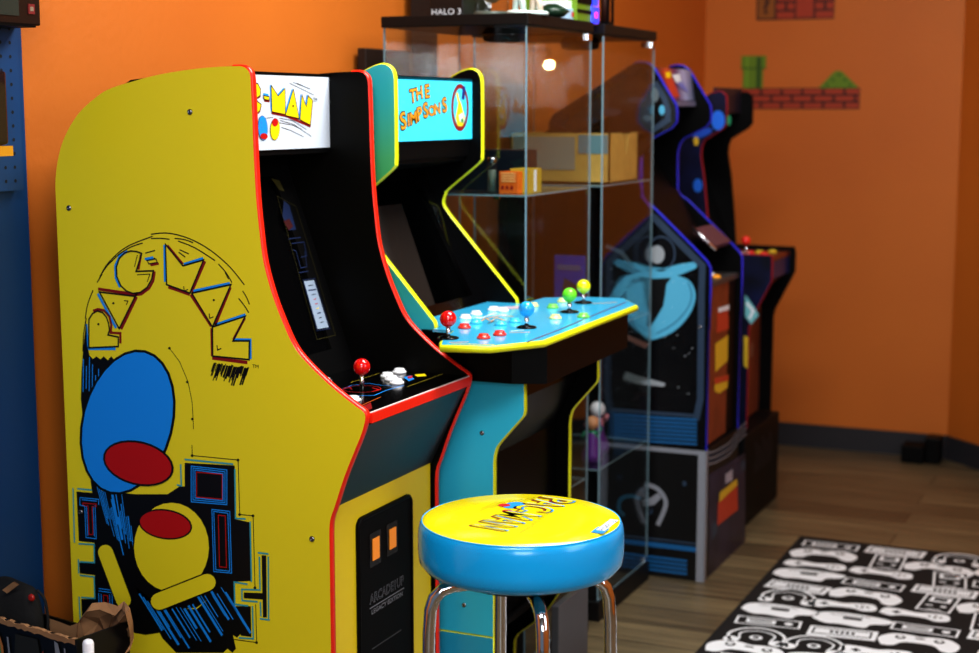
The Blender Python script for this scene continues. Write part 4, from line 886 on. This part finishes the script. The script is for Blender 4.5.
pl(kk([(200,270),(230,310),(250,345),(222,380),(200,350)]), mat('pale_cyan_print', (120, 190, 200), .4), 1, Y3); ln(kk([(205,300),(230,330),(215,360)]), .01, INKW, 2, Y=Y3); pl(kk([(195,420),(212,425),(210,540),(195,530)]), YLP, 1, Y3)
obj('side_art', art, near3, weld=False, recalc=False, label='blue swirls and yellow patches')
yi3, yo3 = Y3+T, Y3b-T
mx3 = max(p[0] for p in up3)
obj('marquee', MB().box(mx3-.05, mx3-.04, yi3, yo3, -.01, .075, mat('dim_marquee', (40, 30, 50), .4)), c3)
obj('screen', MB().prism([(mx3-.05, -.01), (-1.62, -.08), (-1.45, zd3+.005), (-1.46, zd3), (-1.635, -.08), (mx3-.05, -.02)], yi3, yo3, 'Y', BLKG), c3)
DR3 = mat('warm_deck_print', (120, 50, 30), .35, vary=.4, vscale=20)
dk3 = obj('control_deck', MB().box(-1.48, -1.246, yi3, yo3, zd3-.015, zd3, DR3), c3, label='reddish printed deck')
obj('deck_front', MB().box(-1.262, -1.247, yi3, yo3, zd3-.075, zd3-.015, mat('deep_blue_front', (20, 40, 110), .35)), dk3)
joystick((-1.335, yi3+.05), zd3, .042, .016, RB, c3, washer=False)
for q, m_ in (((735,0),None),): pass
for dx_, dy_, m_ in ((-.05,.06,YLP),(-.10,.10,WHT),(-.045,.14,RB),(-.075,.20,YLP),(-.04,.24,YLP),(-.10,.17,RB)): button((-1.25+dx_, yi3+dy_), zd3, m_, c3, .017)
p = at(767.5, 278, 1, yo3)
obj('front_panel', MB().prism([(-1.262, zd3-.075), (-1.335, -.64), (-1.345, -.68), (-1.345, ZR3+.005), (-1.355, ZR3+.005), (-1.355, -.68), (-1.345, -.64), (-1.275, zd3-.075)], yi3, yo3, 'Y', mat('brown_front_dim', (120, 60, 36), .45, vary=.2, vscale=10)), c3, label='brown printed front panel')
fa = MB(); 
for zz, m_ in ((-.72, RDP), (-.83, SIL)): fa.box(-1.345, -1.3435, yi3+.10, yi3+.22, zz-.03, zz+.02, mat('dim_red_print', (150, 70, 48), .5) if m_ is RDP else mat('dim_tan_print', (140, 100, 80), .5))
obj('front_art', fa, c3)
r3 = thing('cabinet_riser', (-1.54, (Y3+Y3b)/2, -H), 'plain black riser with faint grey print under the red-trimmed end cabinet', 'riser')
obj('body', MB().box(-1.80, -1.275, Y3-.12, Y3b+.01, -H, ZR3, mat('riser_dark', (12, 11, 13), .5, spec=.15)), r3, bevel=.003)
fa = MB(); text_into(fa, '~ ~ ~', (-1.275, 5.22, -1.15), (0,1,0), (0,0,1), .08, mat('faint_grey', (48, 48, 54), .5), NX*.001)
fa = MB()
for i in range(5): fa.line([(-1.275, 5.10+.05*i, -1.12-.02*(i % 2)), (-1.275, 5.13+.05*i, -1.18), (-1.275, 5.10+.05*i, -1.23)], .012, NX, mat('faint_grey', (44, 44, 50), .5), False, NX*.001)
obj('front_art', fa, r3, weld=False, recalc=False)

# ================================================================== RUG
rg = MB(); zr = -H+.006
RX0, RX1, RY0, RY1 = -1.075, .55, 2.9, 4.93
RBK = mat('rug_black', (8, 8, 10), .85, bump=.3, bscale=300)
rgo = thing('rug', ((RX0+RX1)/2, (RY0+RY1)/2, -H), 'black rug printed with white game controllers and consoles on the wood floor', 'rug')
obj('pile', MB().box(RX0, RX1, RY0, RY1, -H, zr, RBK), rgo, bevel=.002)
ra = MB(); RW = mat('rug_white', (225, 230, 235), .85, bump=.3, bscale=300); RG = mat('rug_grey', (120, 122, 130), .85)
def lay(cx, cy, rot, sc):
    c, s = math.cos(rot), math.sin(rot)
    def P(pts): return [Vector((cx+(x*c-y*s)*sc, cy+(x*s+y*c)*sc, zr)) for x, y in pts]
    return P
def rf_(P, pts, m=RW, l=1): ra.flat(P(pts), m, NZ*(.0008*l))
def rln(P, pts, w, m=RW, l=1, c=False): ra.line(P(pts), w, NZ, m, c, NZ*(.0008*l))
def circ(x, y, r, n=12, ry=None): return [(x+r*math.cos(2*PI*i/n), y+(ry or r)*math.sin(2*PI*i/n)) for i in range(n)]
def pad(P):      # two-handled controller
    rf_(P, smooth([(-.09,-.055),(-.105,0),(-.075,.045),(-.03,.05),(0,.042),(.03,.05),(.075,.045),(.105,0),(.09,-.055),(.06,-.05),(.035,-.015),(-.035,-.015),(-.06,-.05),(-.09,-.055)], 3)[:-1])
    rf_(P, circ(-.05, .02, .014), RBK, 2); rf_(P, circ(.05, .02, .014), RBK, 2); rf_(P, circ(-.05, .02, .008), RW, 3); rf_(P, circ(.05, .02, .008), RW, 3); rf_(P, [(-.012,.02),(.012,.02),(.012,.028),(-.012,.028)], RBK, 2)
def cart(P):     # cartridge / slab
    rf_(P, [(-.09,-.04),(.09,-.04),(.095,.04),(-.085,.04)]); rln(P, [(-.075,-.022),(.075,-.022),(.078,.025),(-.072,.025)], .005, RBK, 2, True)
    for i in range(5): rf_(P, [(-.03+i*.014,-.008),(-.022+i*.014,-.008),(-.022+i*.014,.012),(-.03+i*.014,.012)], RBK, 2)
def cons(P):     # console with slot
    rln(P, [(-.085,-.03),(.085,-.03),(.085,.03),(-.085,.03)], .007, RW, 1, True); rf_(P, [(-.06,-.016),(.02,-.016),(.02,.016),(-.06,.016)]); rf_(P, circ(.055, 0, .012)); rf_(P, [(-.05,-.006),(.01,-.006),(.01,.004),(-.05,.004)], RBK, 2)
def hand(P):     # handheld
    rln(P, [(-.045,-.075),(.045,-.075),(.045,.075),(-.045,.075)], .007, RW, 1, True); rf_(P, [(-.03,.01),(.03,.01),(.03,.06),(-.03,.06)]); rf_(P, [(-.018,.022),(.018,.022),(.018,.048),(-.018,.048)], RBK, 2)
    rf_(P, [(-.03,-.03),(-.01,-.03),(-.01,-.02),(-.03,-.02)]); rf_(P, circ(.02, -.025, .009)); rln(P, [(-.02,-.06),(.02,-.06)], .006)
def mask(P):     # headset
    rln(P, smooth([(-.06,-.05),(-.075,0),(-.05,.05),(0,.07),(.05,.05),(.075,0),(.06,-.05)], 3), .009); rf_(P, circ(-.06, -.04, .022)); rf_(P, circ(.06, -.04, .022)); rln(P, smooth([(-.04,-.03),(-.045,.02),(0,.045),(.045,.02),(.04,-.03)], 3), .006); rf_(P, circ(0, -.01, .018)); rf_(P, circ(0, -.01, .009), RBK, 2)
def gun(P):      # big rounded pad
    rf_(P, smooth([(-.10,-.02),(-.09,.035),(-.03,.055),(.05,.05),(.11,.03),(.10,-.005),(.06,-.02),(.045,-.055),(-.02,-.045),(-.06,-.05),(-.10,-.02)], 3)[:-1]); rf_(P, [(-.02,0),(.03,0),(.03,.02),(-.02,.02)], RBK, 2); rln(P, [(-.06,.03),(.05,.035)], .004, RBK, 2)
def nes(P):
    rf_(P, smooth([(-.095,-.02),(-.085,.03),(-.04,.032),(0,.022),(.04,.032),(.085,.03),(.095,-.02),(.06,-.038),(.03,-.02),(-.03,-.02),(-.06,-.038),(-.095,-.02)], 3)[:-1])
    rf_(P, [(-.062,-.004),(-.038,-.004),(-.038,.004),(-.062,.004)], RBK, 2); rf_(P, [(-.054,-.012),(-.046,-.012),(-.046,.012),(-.054,.012)], RBK, 2)
    for a_, b_ in ((.04,0),(.055,.01),(.055,-.01),(.07,0)): rf_(P, circ(a_, b_, .005, 8), RBK, 2)
kinds = [cons, mask, hand, pad, gun, cart, nes, cons, hand, gun, mask, nes, cart, pad]
random.seed(11); row = 0; y = RY1-.075
while y > RY0+.05:
    x = RX0+.115-(row % 2)*.0; i = 0
    while x < RX1-.09:
        k = kinds[(i*5+row*3) % len(kinds)]; k(lay(x, y+random.uniform(-.008, .008), random.uniform(-.12, .12), 1.0)); x += .155 if k is hand or k is mask else .20; i += 1
    y -= .118; row += 1
obj('rug_pattern', ra, rgo, weld=False, recalc=False, label='white console and controller print')

# ================================================================== BACK WALL DECALS
YW = YB-.002
def wallq(pts): return [at(a, b, 1, YW) for a, b in pts]
DRK = mat('decal_dark', (58, 16, 8), .6); BRK = mat('decal_brick', (172, 64, 34), .6); DGN = mat('decal_green', (104, 142, 26), .6); DGD = mat('decal_green_dark', (50, 92, 16), .6); DYL = mat('decal_ochre', (150, 90, 20), .6)
def wallbox(px0, py0, px1, py1):
    a = at(px0, py0, 1, YW); b = at(px1, py1, 1, YW); return a.x, b.x, b.z, a.z
def fl(mb, x0, x1, z0, z1, m, l): mb.flat([(x0, YW, z0), (x1, YW, z0), (x1, YW, z1), (x0, YW, z1)], m, NY*(.0008*l))
def bricks(mb, x0, x1, z0, z1, l=1):
    fl(mb, x0, x1, z0, z1, DRK, l); h = (z1-z0)/3
    for r_ in range(3):
        w_ = .085; x = x0-(w_/2 if r_ % 2 else 0)
        while x < x1:
            a, b = max(x+.005, x0+.003), min(x+w_-.005, x1-.002)
            if b > a: fl(mb, a, b, z0+r_*h+.004, z0+(r_+1)*h-.004, BRK, l+1)
            x += w_
x0, x1, z0, z1 = wallbox(741, 88.5, 859.5, 109)
mb = MB(); bricks(mb, x0, x1, z0, z1)
simple('wall_decal', mb, 'long brown brick strip decal on orange wall below the green shapes', 'wall decal', weld=False, recalc=False)
x0, x1, z0, z1 = wallbox(757, -6, 834, 18.5)
mb = MB(); fl(mb, x0, x1, z0, z1, DRK, 1); n_ = 4; w_ = (x1-x0)/n_
fl(mb, x0+.006, x0+w_-.004, z0+.006, z1-.006, DYL, 2); fl(mb, x0+w_*2+.004, x0+3*w_-.004, z0+.006, z1-.006, BRK, 2)
bricks(mb, x0+w_, x0+2*w_, z0, z1, 2); bricks(mb, x0+3*w_, x1, z0, z1, 2)
text_into(mb, '?', (x0+w_*.5, YW, (z0+z1)/2), (1,0,0), (0,0,1), (z1-z0)*.8, DRK, NY*.0024, bold=.03)
simple('wall_decal', mb, 'row of brown block decals at top of the orange back wall', 'wall decal', weld=False, recalc=False)
x0, x1, z0, z1 = wallbox(741.5, 56, 765.5, 88)
mb = MB(); zc = z1-.05
fl(mb, x0, x1, zc, z1, DGN, 1); fl(mb, x0+.008, x1-.012, z0, zc, DGN, 1); fl(mb, x0+(x1-x0)*.62, x1-.02, z0, z1-.004, DGD, 2); fl(mb, x0+.02, x0+.03, z0, z1-.004, mat('decal_green_light', (120, 165, 40), .6), 2); fl(mb, x0, x1, zc-.004, zc+.002, DGD, 3)
simple('wall_decal', mb, 'plain green upright block decal standing on left of brick strip', 'wall decal', weld=False, recalc=False)
mb = MB(); q = wallq([(818.5,88),(859,88),(842,71.5),(838,70.5),(834,72)]); mb.flat(q, DGN, NY*.0008)
for e in ((833,80),(845,80),(839,75),(850,85),(827,85)): mb.flat(wallq(ell(e[0], e[1], 1.5, 1.5, n=8)), DGD, NY*.0016)
simple('wall_decal', mb, 'green triangular hill decal on right of brick strip', 'wall decal', weld=False, recalc=False)
# small adapter box by the back wall
p = at(918, 461, 2, -H)
t = thing('power_adapter', (p.x, p.y, -H), 'black adapter box on the floor against back wall baseboard', 'adapter')
a = at(901, 462, 2, -H); b2 = at(941, 463, 2, -H)
obj('body', MB().box(a.x, b2.x-.06, 6.18, 6.28, -H, -H+.07, BLKM), t, bevel=.006); obj('cable_block', MB().box(b2.x-.06, b2.x, 6.2, 6.29, -H, -H+.105, BLK), t, bevel=.006)

# ================================================================== LEFT: PEGBOARD, PACKAGES, BOX
PB = mat('pegboard_blue', (10, 62, 112), .5); PBH = mat('peg_hole', (3, 10, 22), .8)
pg = thing('pegboard', (-2.02, 2.2, -H), 'blue pegboard panel mounted on the orange wall at the left edge', 'pegboard')
obj('back_board', MB().box(-2.026, -2.010, 1.3, 2.352, -H+.02, .45, PB), pg)
mb = MB(); e = at(25, 190, 0, -1.985); e2 = at(22, 90, 0, -1.985)
ey = e.y; ez = e.z
mb.box(-2.010, -1.988, 1.3, ey, ez, .45, PB)
for i in range(14):
    for j in range(12):
        yy = ey-.022-.0254*i; zz = ez+.018+.0254*j
        mb.add([(-1.9875, yy+.0035*math.cos(2*PI*k/8), zz+.0035*math.sin(2*PI*k/8)) for k in range(8)], [tuple(range(8))], PBH)
obj('peg_panel', mb, pg, weld=False, recalc=False, label='raised blue panel with rows of peg holes')
def hang(px, py, name):
    return at(px, py, 0, -1.95)
t = thing('blister_pack', (-1.97, 2.25, -.1), 'maroon blister pack with yellow base hanging on the pegboard', 'toy package')
a = at(10, 65, 0, -1.924); b2 = at(10, 156, 0, -1.924)
obj('card', MB().box(-1.955, -1.95, a.y-.10, a.y, b2.z, a.z, mat('maroon_card', (70, 18, 22), .4)), t); obj('bubble', MB().box(-1.95, -1.925, a.y-.09, a.y-.008, b2.z+.02, a.z-.01, mat('dark_bubble', (40, 22, 24), .12)), t, bevel=.006)
obj('yellow_base', MB().box(-1.9495, -1.924, a.y-.10, a.y-.001, b2.z, b2.z+.018, mat('pack_yellow', (195, 140, 30), .4)), t, label='yellow base')
obj('hook', MB().tube([(-1.988, a.y-.05, a.z-.005), (-1.94, a.y-.05, a.z-.005)], .0025, CHR, 8), t)
t = thing('boxed_toy', (-1.95, 2.25, .1), 'dark brown clear-windowed toy box at top of the pegboard', 'toy package')
a = at(41, 26, 0, -1.93); b2 = at(41, -5, 0, -1.93)
obj('carton', MB().box(-1.985, -1.93, a.y-.20, a.y, a.z, b2.z+.05, mat('dark_brown_box', (34, 20, 14), .3)), t, bevel=.003)
obj('window_film', MB().box(-1.93, -1.928, a.y-.19, a.y-.06, a.z+.015, b2.z+.04, mat('smoky_film', (50, 60, 55), .1)), t)
KR0 = mat('dull_cream', (140, 120, 100), .6); mb = MB(); mb.box(-1.93, -1.9275, a.y-.035, a.y-.018, a.z+.02, a.z+.038, mat('dim_red', (120, 30, 28), .5)); mb.box(-1.9275, -1.927, a.y-.031, a.y-.022, a.z+.025, a.z+.033, KR0); obj('red_print', mb, t, weld=False)
obj('tray', MB().box(-1.988, -1.925, a.y-.21, a.y-.02, a.z-.004, a.z, BLK), t)
# printed black carton with torn lid
Yb = 2.06
q0 = at(0, 618, 2, -.905); q1 = at(76, 640, 2, -.905)
u = (q1-q0).normalized(); v = Vector((-u.y, u.x, 0)); c = q1
def U(a, b, z): return c+u*a+v*b+Vector((0,0,z-c.z))
t = thing('printed_carton', tuple(U(-.15, .10, -H)), 'black printed carton with torn brown cardboard lid on floor beside the yellow cabinet', 'carton')
PBX = mat('black_print_card', (14, 13, 13), .35); KRF = mat('kraft_card', (160, 120, 84), .8, bump=.3, bscale=60, vary=.2, vscale=20); KRD = mat('kraft_dark', (130, 94, 64), .85, bump=.3, bscale=60)
Lx, Ly = .268, .12
def obx(mb, a0, a1, b0, b1, z0, z1, m):
    vs = [U(a, b, z) for z in (z0, z1) for b in (b0, b1) for a in (a0, a1)]
    mb.add(vs, [(0,2,3,1),(4,5,7,6),(0,1,5,4),(2,6,7,3),(0,4,6,2),(1,3,7,5)], m); return mb
mb = MB(); zt_ = -.905
obx(mb, -Lx, 0, 0, .004, -H, zt_, PBX); obx(mb, -Lx, 0, Ly-.004, Ly, -H, zt_-.03, PBX); obx(mb, -.004, 0, .004, Ly-.004, -H, zt_, PBX); obx(mb, -Lx, -Lx+.004, .004, Ly-.004, -H, zt_, PBX); obx(mb, -Lx+.004, -.004, .004, Ly-.004, -H, -H+.004, PBX)
obj('box_walls', mb, t)
mb = MB(); n_ = 30
top = [U(-Lx+Lx*i/n_, -.001, zt_+random.uniform(-.002, .002)) for i in range(n_+1)]; bt_ = [U(-Lx+Lx*i/n_, -.001, zt_-.007-random.uniform(0, .004)) for i in range(n_+1)]
mb.add([p-v*.0015 for p in top]+[p-v*.0015 for p in bt_], [(i, i+1, i+n_+2, i+n_+1) for i in range(n_)], KRF)
mb.add([p-v*.0015 for p in top]+[p+v*.006 for p in top], [(i, i+1, i+n_+2, i+n_+1) for i in range(n_)], KRF)
obj('torn_edge', mb, t, weld=False, label='torn brown cardboard edge')
mb = MB()
text_into(mb, 'ORI', U(-.070, -.0015, zt_-.072), Vector((0,0,1)), -u, .032, mat('orange_letter', (190, 90, 35), .5), -v*.001, bold=.02)
def bp(pts, m, l): mb.flat([U(a, -.0015, zt_-b) for a, b in pts], m, -v*(.001*l))
bp([(-.125,.075),(-.10,.055),(-.085,.035),(-.082,.06),(-.10,.09),(-.13,.10)], mat('burnt_orange', (120, 50, 25), .5), 1); bp([(-.16,.02),(-.10,.018),(-.095,.045),(-.12,.07),(-.165,.06)], mat('mud_print', (38, 38, 32), .5), 1)
bp([(-.215,.02),(-.205,.03),(-.20,.10),(-.215,.10)], GRN, 1); bp([(-.205,.03),(-.196,.05),(-.192,.10),(-.2,.10)], mat('tan_print', (190, 120, 60), .5), 1)
bp([(-.055,.012),(-.045,.015),(-.035,.05),(-.04,.09),(-.05,.07)], SIL, 1); bp([(-.185,.03),(-.18,.03),(-.172,.10),(-.178,.10)], SIL, 1); bp([(-.03,.02),(-.026,.02),(-.022,.08),(-.028,.08)], SIL, 1)
obj('box_print', mb, t, weld=False, recalc=False)
# crumpled flap
mb = MB(); random.seed(5)
Lf = [(78,640),(82,616),(92,603),(105,602),(118,606),(124,601),(130,608),(133,622),(134,638),(130,650),(116,664),(100,668),(84,664)]
def fpt(x, y, d=0): return at(x, y, 1, 2.16+d)
ctr = fpt(106, 634, .02)
ringv = [fpt(x, y, random.uniform(-.02, .02)) for x, y in Lf]
mid = [ctr+(p-ctr)*.55+Vector((0, random.uniform(-.005, .03), random.uniform(-.004, .004))) for p in ringv]
n_ = len(Lf)
mb.add(ringv+mid+[ctr], [(i, (i+1) % n_, (i+1) % n_+n_, i+n_) for i in range(n_)], KRF); mb.add(mid+[ctr], [(i, (i+1) % n_, n_) for i in range(n_)], KRD)
out_ = [p+Vector((random.uniform(-.004, .006), -.012, random.uniform(-.014, -.004))) for p in ringv]
mb.add(ringv+out_, [(i, (i+1) % n_, (i+1) % n_+n_, i+n_) for i in range(n_)], KRF)
st_ = [fpt(48, 618), fpt(60, 622), fpt(70, 626), fpt(80, 622), fpt(84, 634), fpt(76, 645), fpt(64, 640), fpt(50, 630)]
mb.flat(st_, KRF)
obj('torn_flap', mb, t, weld=False, label='crumpled torn brown flap')
# white capped tube beside it
p = at(88, 641, 1, 2.07)
t = thing('white_tube', (p.x, 2.07, -H), 'white rounded plastic tube between black carton and yellow cabinet', 'tube')
obj('body', MB().lathe([(.010, -H), (.010, p.z-.004), (.008, p.z+.001), (.004, p.z+.003)], (p.x, 2.07, 0), WHT, 20), t)
# black bag with red button, inside the carton
bc = at(20, 608, 1, 2.20)
t = thing('fabric_bag', (bc.x, 2.2, -H+.006), 'black fabric bag with round red button standing in the printed carton', 'bag')
mb = MB(); BF = mat('black_fabric', (20, 19, 20), .85, bump=.5, bscale=80)
outl = smooth([(-6,592),(8,589),(20,584.5),(32,586),(38,594),(42,608),(44,626),(44,645)], 4)
fo_ = [at(a, b, 1, 2.165) for a, b in outl]; bo_ = [at(a, b, 1, 2.165)+Vector((-.075, .035, -.004)) for a, b in outl]
mid1 = [p+Vector((0, -.02, -.014)) for p in fo_]; n_ = len(fo_)
base_l = Vector((fo_[0].x, 2.145, -1.02))
lowr = [Vector((p.x, p.y, -1.0)) for p in mid1]
mb.add(bo_+fo_, [(i, i+1, i+1+n_, i+n_) for i in range(n_-1)], BF, True); mb.add(fo_+mid1, [(i, i+1, i+1+n_, i+n_) for i in range(n_-1)], BF, True); mb.add(mid1+lowr, [(i, i+1, i+1+n_, i+n_) for i in range(n_-1)], BF, True)
obj('body', mb, t, weld=True)
p = at(32, 597.5, 1, 2.142); obj('red_button', MB().lathe([(.007, 0), (.0068, .003), (.004, .005)], p, mat('dull_red', (165, 32, 22), .35), 20, M=NY.to_track_quat('Z', 'Y').to_matrix()), t, label='round red button')
obj('cord', MB().tube([at(a, b, 1, 2.15) for a, b in smooth([(37,590),(44,598),(47,610),(48,622),(47,634)], 4)], .0025, BF, 8), t)
mb = MB(); q = [at(a, b, 1, 2.14) for a, b in ((2,590),(13,582),(18,585),(7,593.5))]; mb.flat(q, KRF); mb.flat([p+Vector((0,.004,0)) for p in q], KRD); obj('brown_tag', mb, t, weld=False, label='brown cardboard tag')

# plain dark brown blocks, put for the dark area behind the display cases
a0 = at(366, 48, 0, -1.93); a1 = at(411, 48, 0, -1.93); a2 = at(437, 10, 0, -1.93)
t = thing('dark_wall_block', (-1.95, (a0.y+a2.y)/2, -H), 'dark brown stepped block against the orange wall behind the display cases', 'stepped_block')
DBRN = mat('dark_brown_block', (34, 18, 11), .6, vary=.3, vscale=4)
obj('low_section', MB().box(wall_x(a0.y)+.016, -1.93, a0.y, a1.y, -H, a0.z, DBRN), t, bevel=.003)
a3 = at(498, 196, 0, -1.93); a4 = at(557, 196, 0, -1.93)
obj('wide_section', MB().box(wall_x(a3.y)+.03, -1.93, a3.y, a4.y, -H, a3.z, DBRN), t, bevel=.003)
obj('tall_section', MB().box(wall_x(a1.y)+.03, -1.93, a1.y+.001, a2.y, -H, .55, DBRN), t, bevel=.003)

# ================================================================== LIGHT
def area(name, loc, target, sx, sy, power, col=(1,1,1)):
    l = bpy.data.lights.new(name, 'AREA'); l.shape = 'RECTANGLE'; l.size = sx; l.size_y = sy; l.energy = power; l.color = col
    o = bpy.data.objects.new(name, l); COL.objects.link(o); o.location = Vector(loc)+Vector((0,0,H)); o.rotation_euler = (Vector(target)-Vector(loc)).to_track_quat('-Z', 'Y').to_euler(); return o
area('ceiling_light_near', (-.6, .9, 1.12), (-.8, 1.2, 0), 1.2, .6, 26, (1, .98, .94))
area('ceiling_light_mid', (-.7, 3.0, 1.12), (-.7, 3.0, 0), 1.2, .6, 32, (1, .98, .94))
area('ceiling_light_far', (-1.1, 4.7, 1.12), (-1.2, 5.2, 0), .7, .4, 6, (1, .96, .9))
area('window_light', (1.3, 2.2, .3), (-1.4, 2.8, -.3), 1.2, 1.5, 13, (.84, .92, 1))
area('fill_light_behind', (.7, -1.2, .5), (-1.2, 2.5, -.5), 1.2, 1.0, 22, (.92, .96, 1))  # added fill from the camera side to brighten stool and side panel, no window
# small bright wall lamp on the right, seen mirrored in the glass door
lp = at(550, 65, 1, 5.7)
t = thing('wall_lamp', (-2.784-lp.x, 5.7, lp.z), 'small bright round lamp mirrored in the glass case door', 'lamp')
obj('bulb', MB().sphere((-2.784-lp.x, 5.7, lp.z), .016, mat('warm_bulb', (255, 225, 150), .5, emit=60), 16), t)
obj('bracket', MB().tube([(-2.784-lp.x, 5.7, lp.z+.028), (-2.784-lp.x, 5.7, lp.z+.06), (-2.784-lp.x+.16, 5.86, lp.z+.07)], .006, BLKM, 8), t)
w = bpy.data.worlds.new('room_world'); bpy.context.scene.world = w; w.use_nodes = True
w.node_tree.nodes['Background'].inputs[0].default_value = (.75, .85, 1, 1); w.node_tree.nodes['Background'].inputs[1].default_value = .12
# ================================================================== CAMERA
cd = bpy.data.cameras.new('camera'); co = bpy.data.objects.new('camera', cd); COL.objects.link(co)
co.location = (0, 0, H)
M = Matrix((CR, CU, -CF)).transposed().to_4x4(); M.translation = Vector((0, 0, H)); co.matrix_world = M
cd.sensor_fit = 'HORIZONTAL'; cd.sensor_width = 36; cd.lens = FPX/979*36; cd.clip_start = .05
cd.dof.use_dof = True; cd.dof.focus_distance = 2.7; cd.dof.aperture_fstop = 3.6
bpy.context.scene.camera = co
sc = bpy.context.scene
sc.view_settings.view_transform = 'Standard'; sc.view_settings.look = 'None'; sc.view_settings.exposure = .95; sc.view_settings.gamma = .84
sc.cycles.transparent_max_bounces = 48; sc.cycles.max_bounces = 10
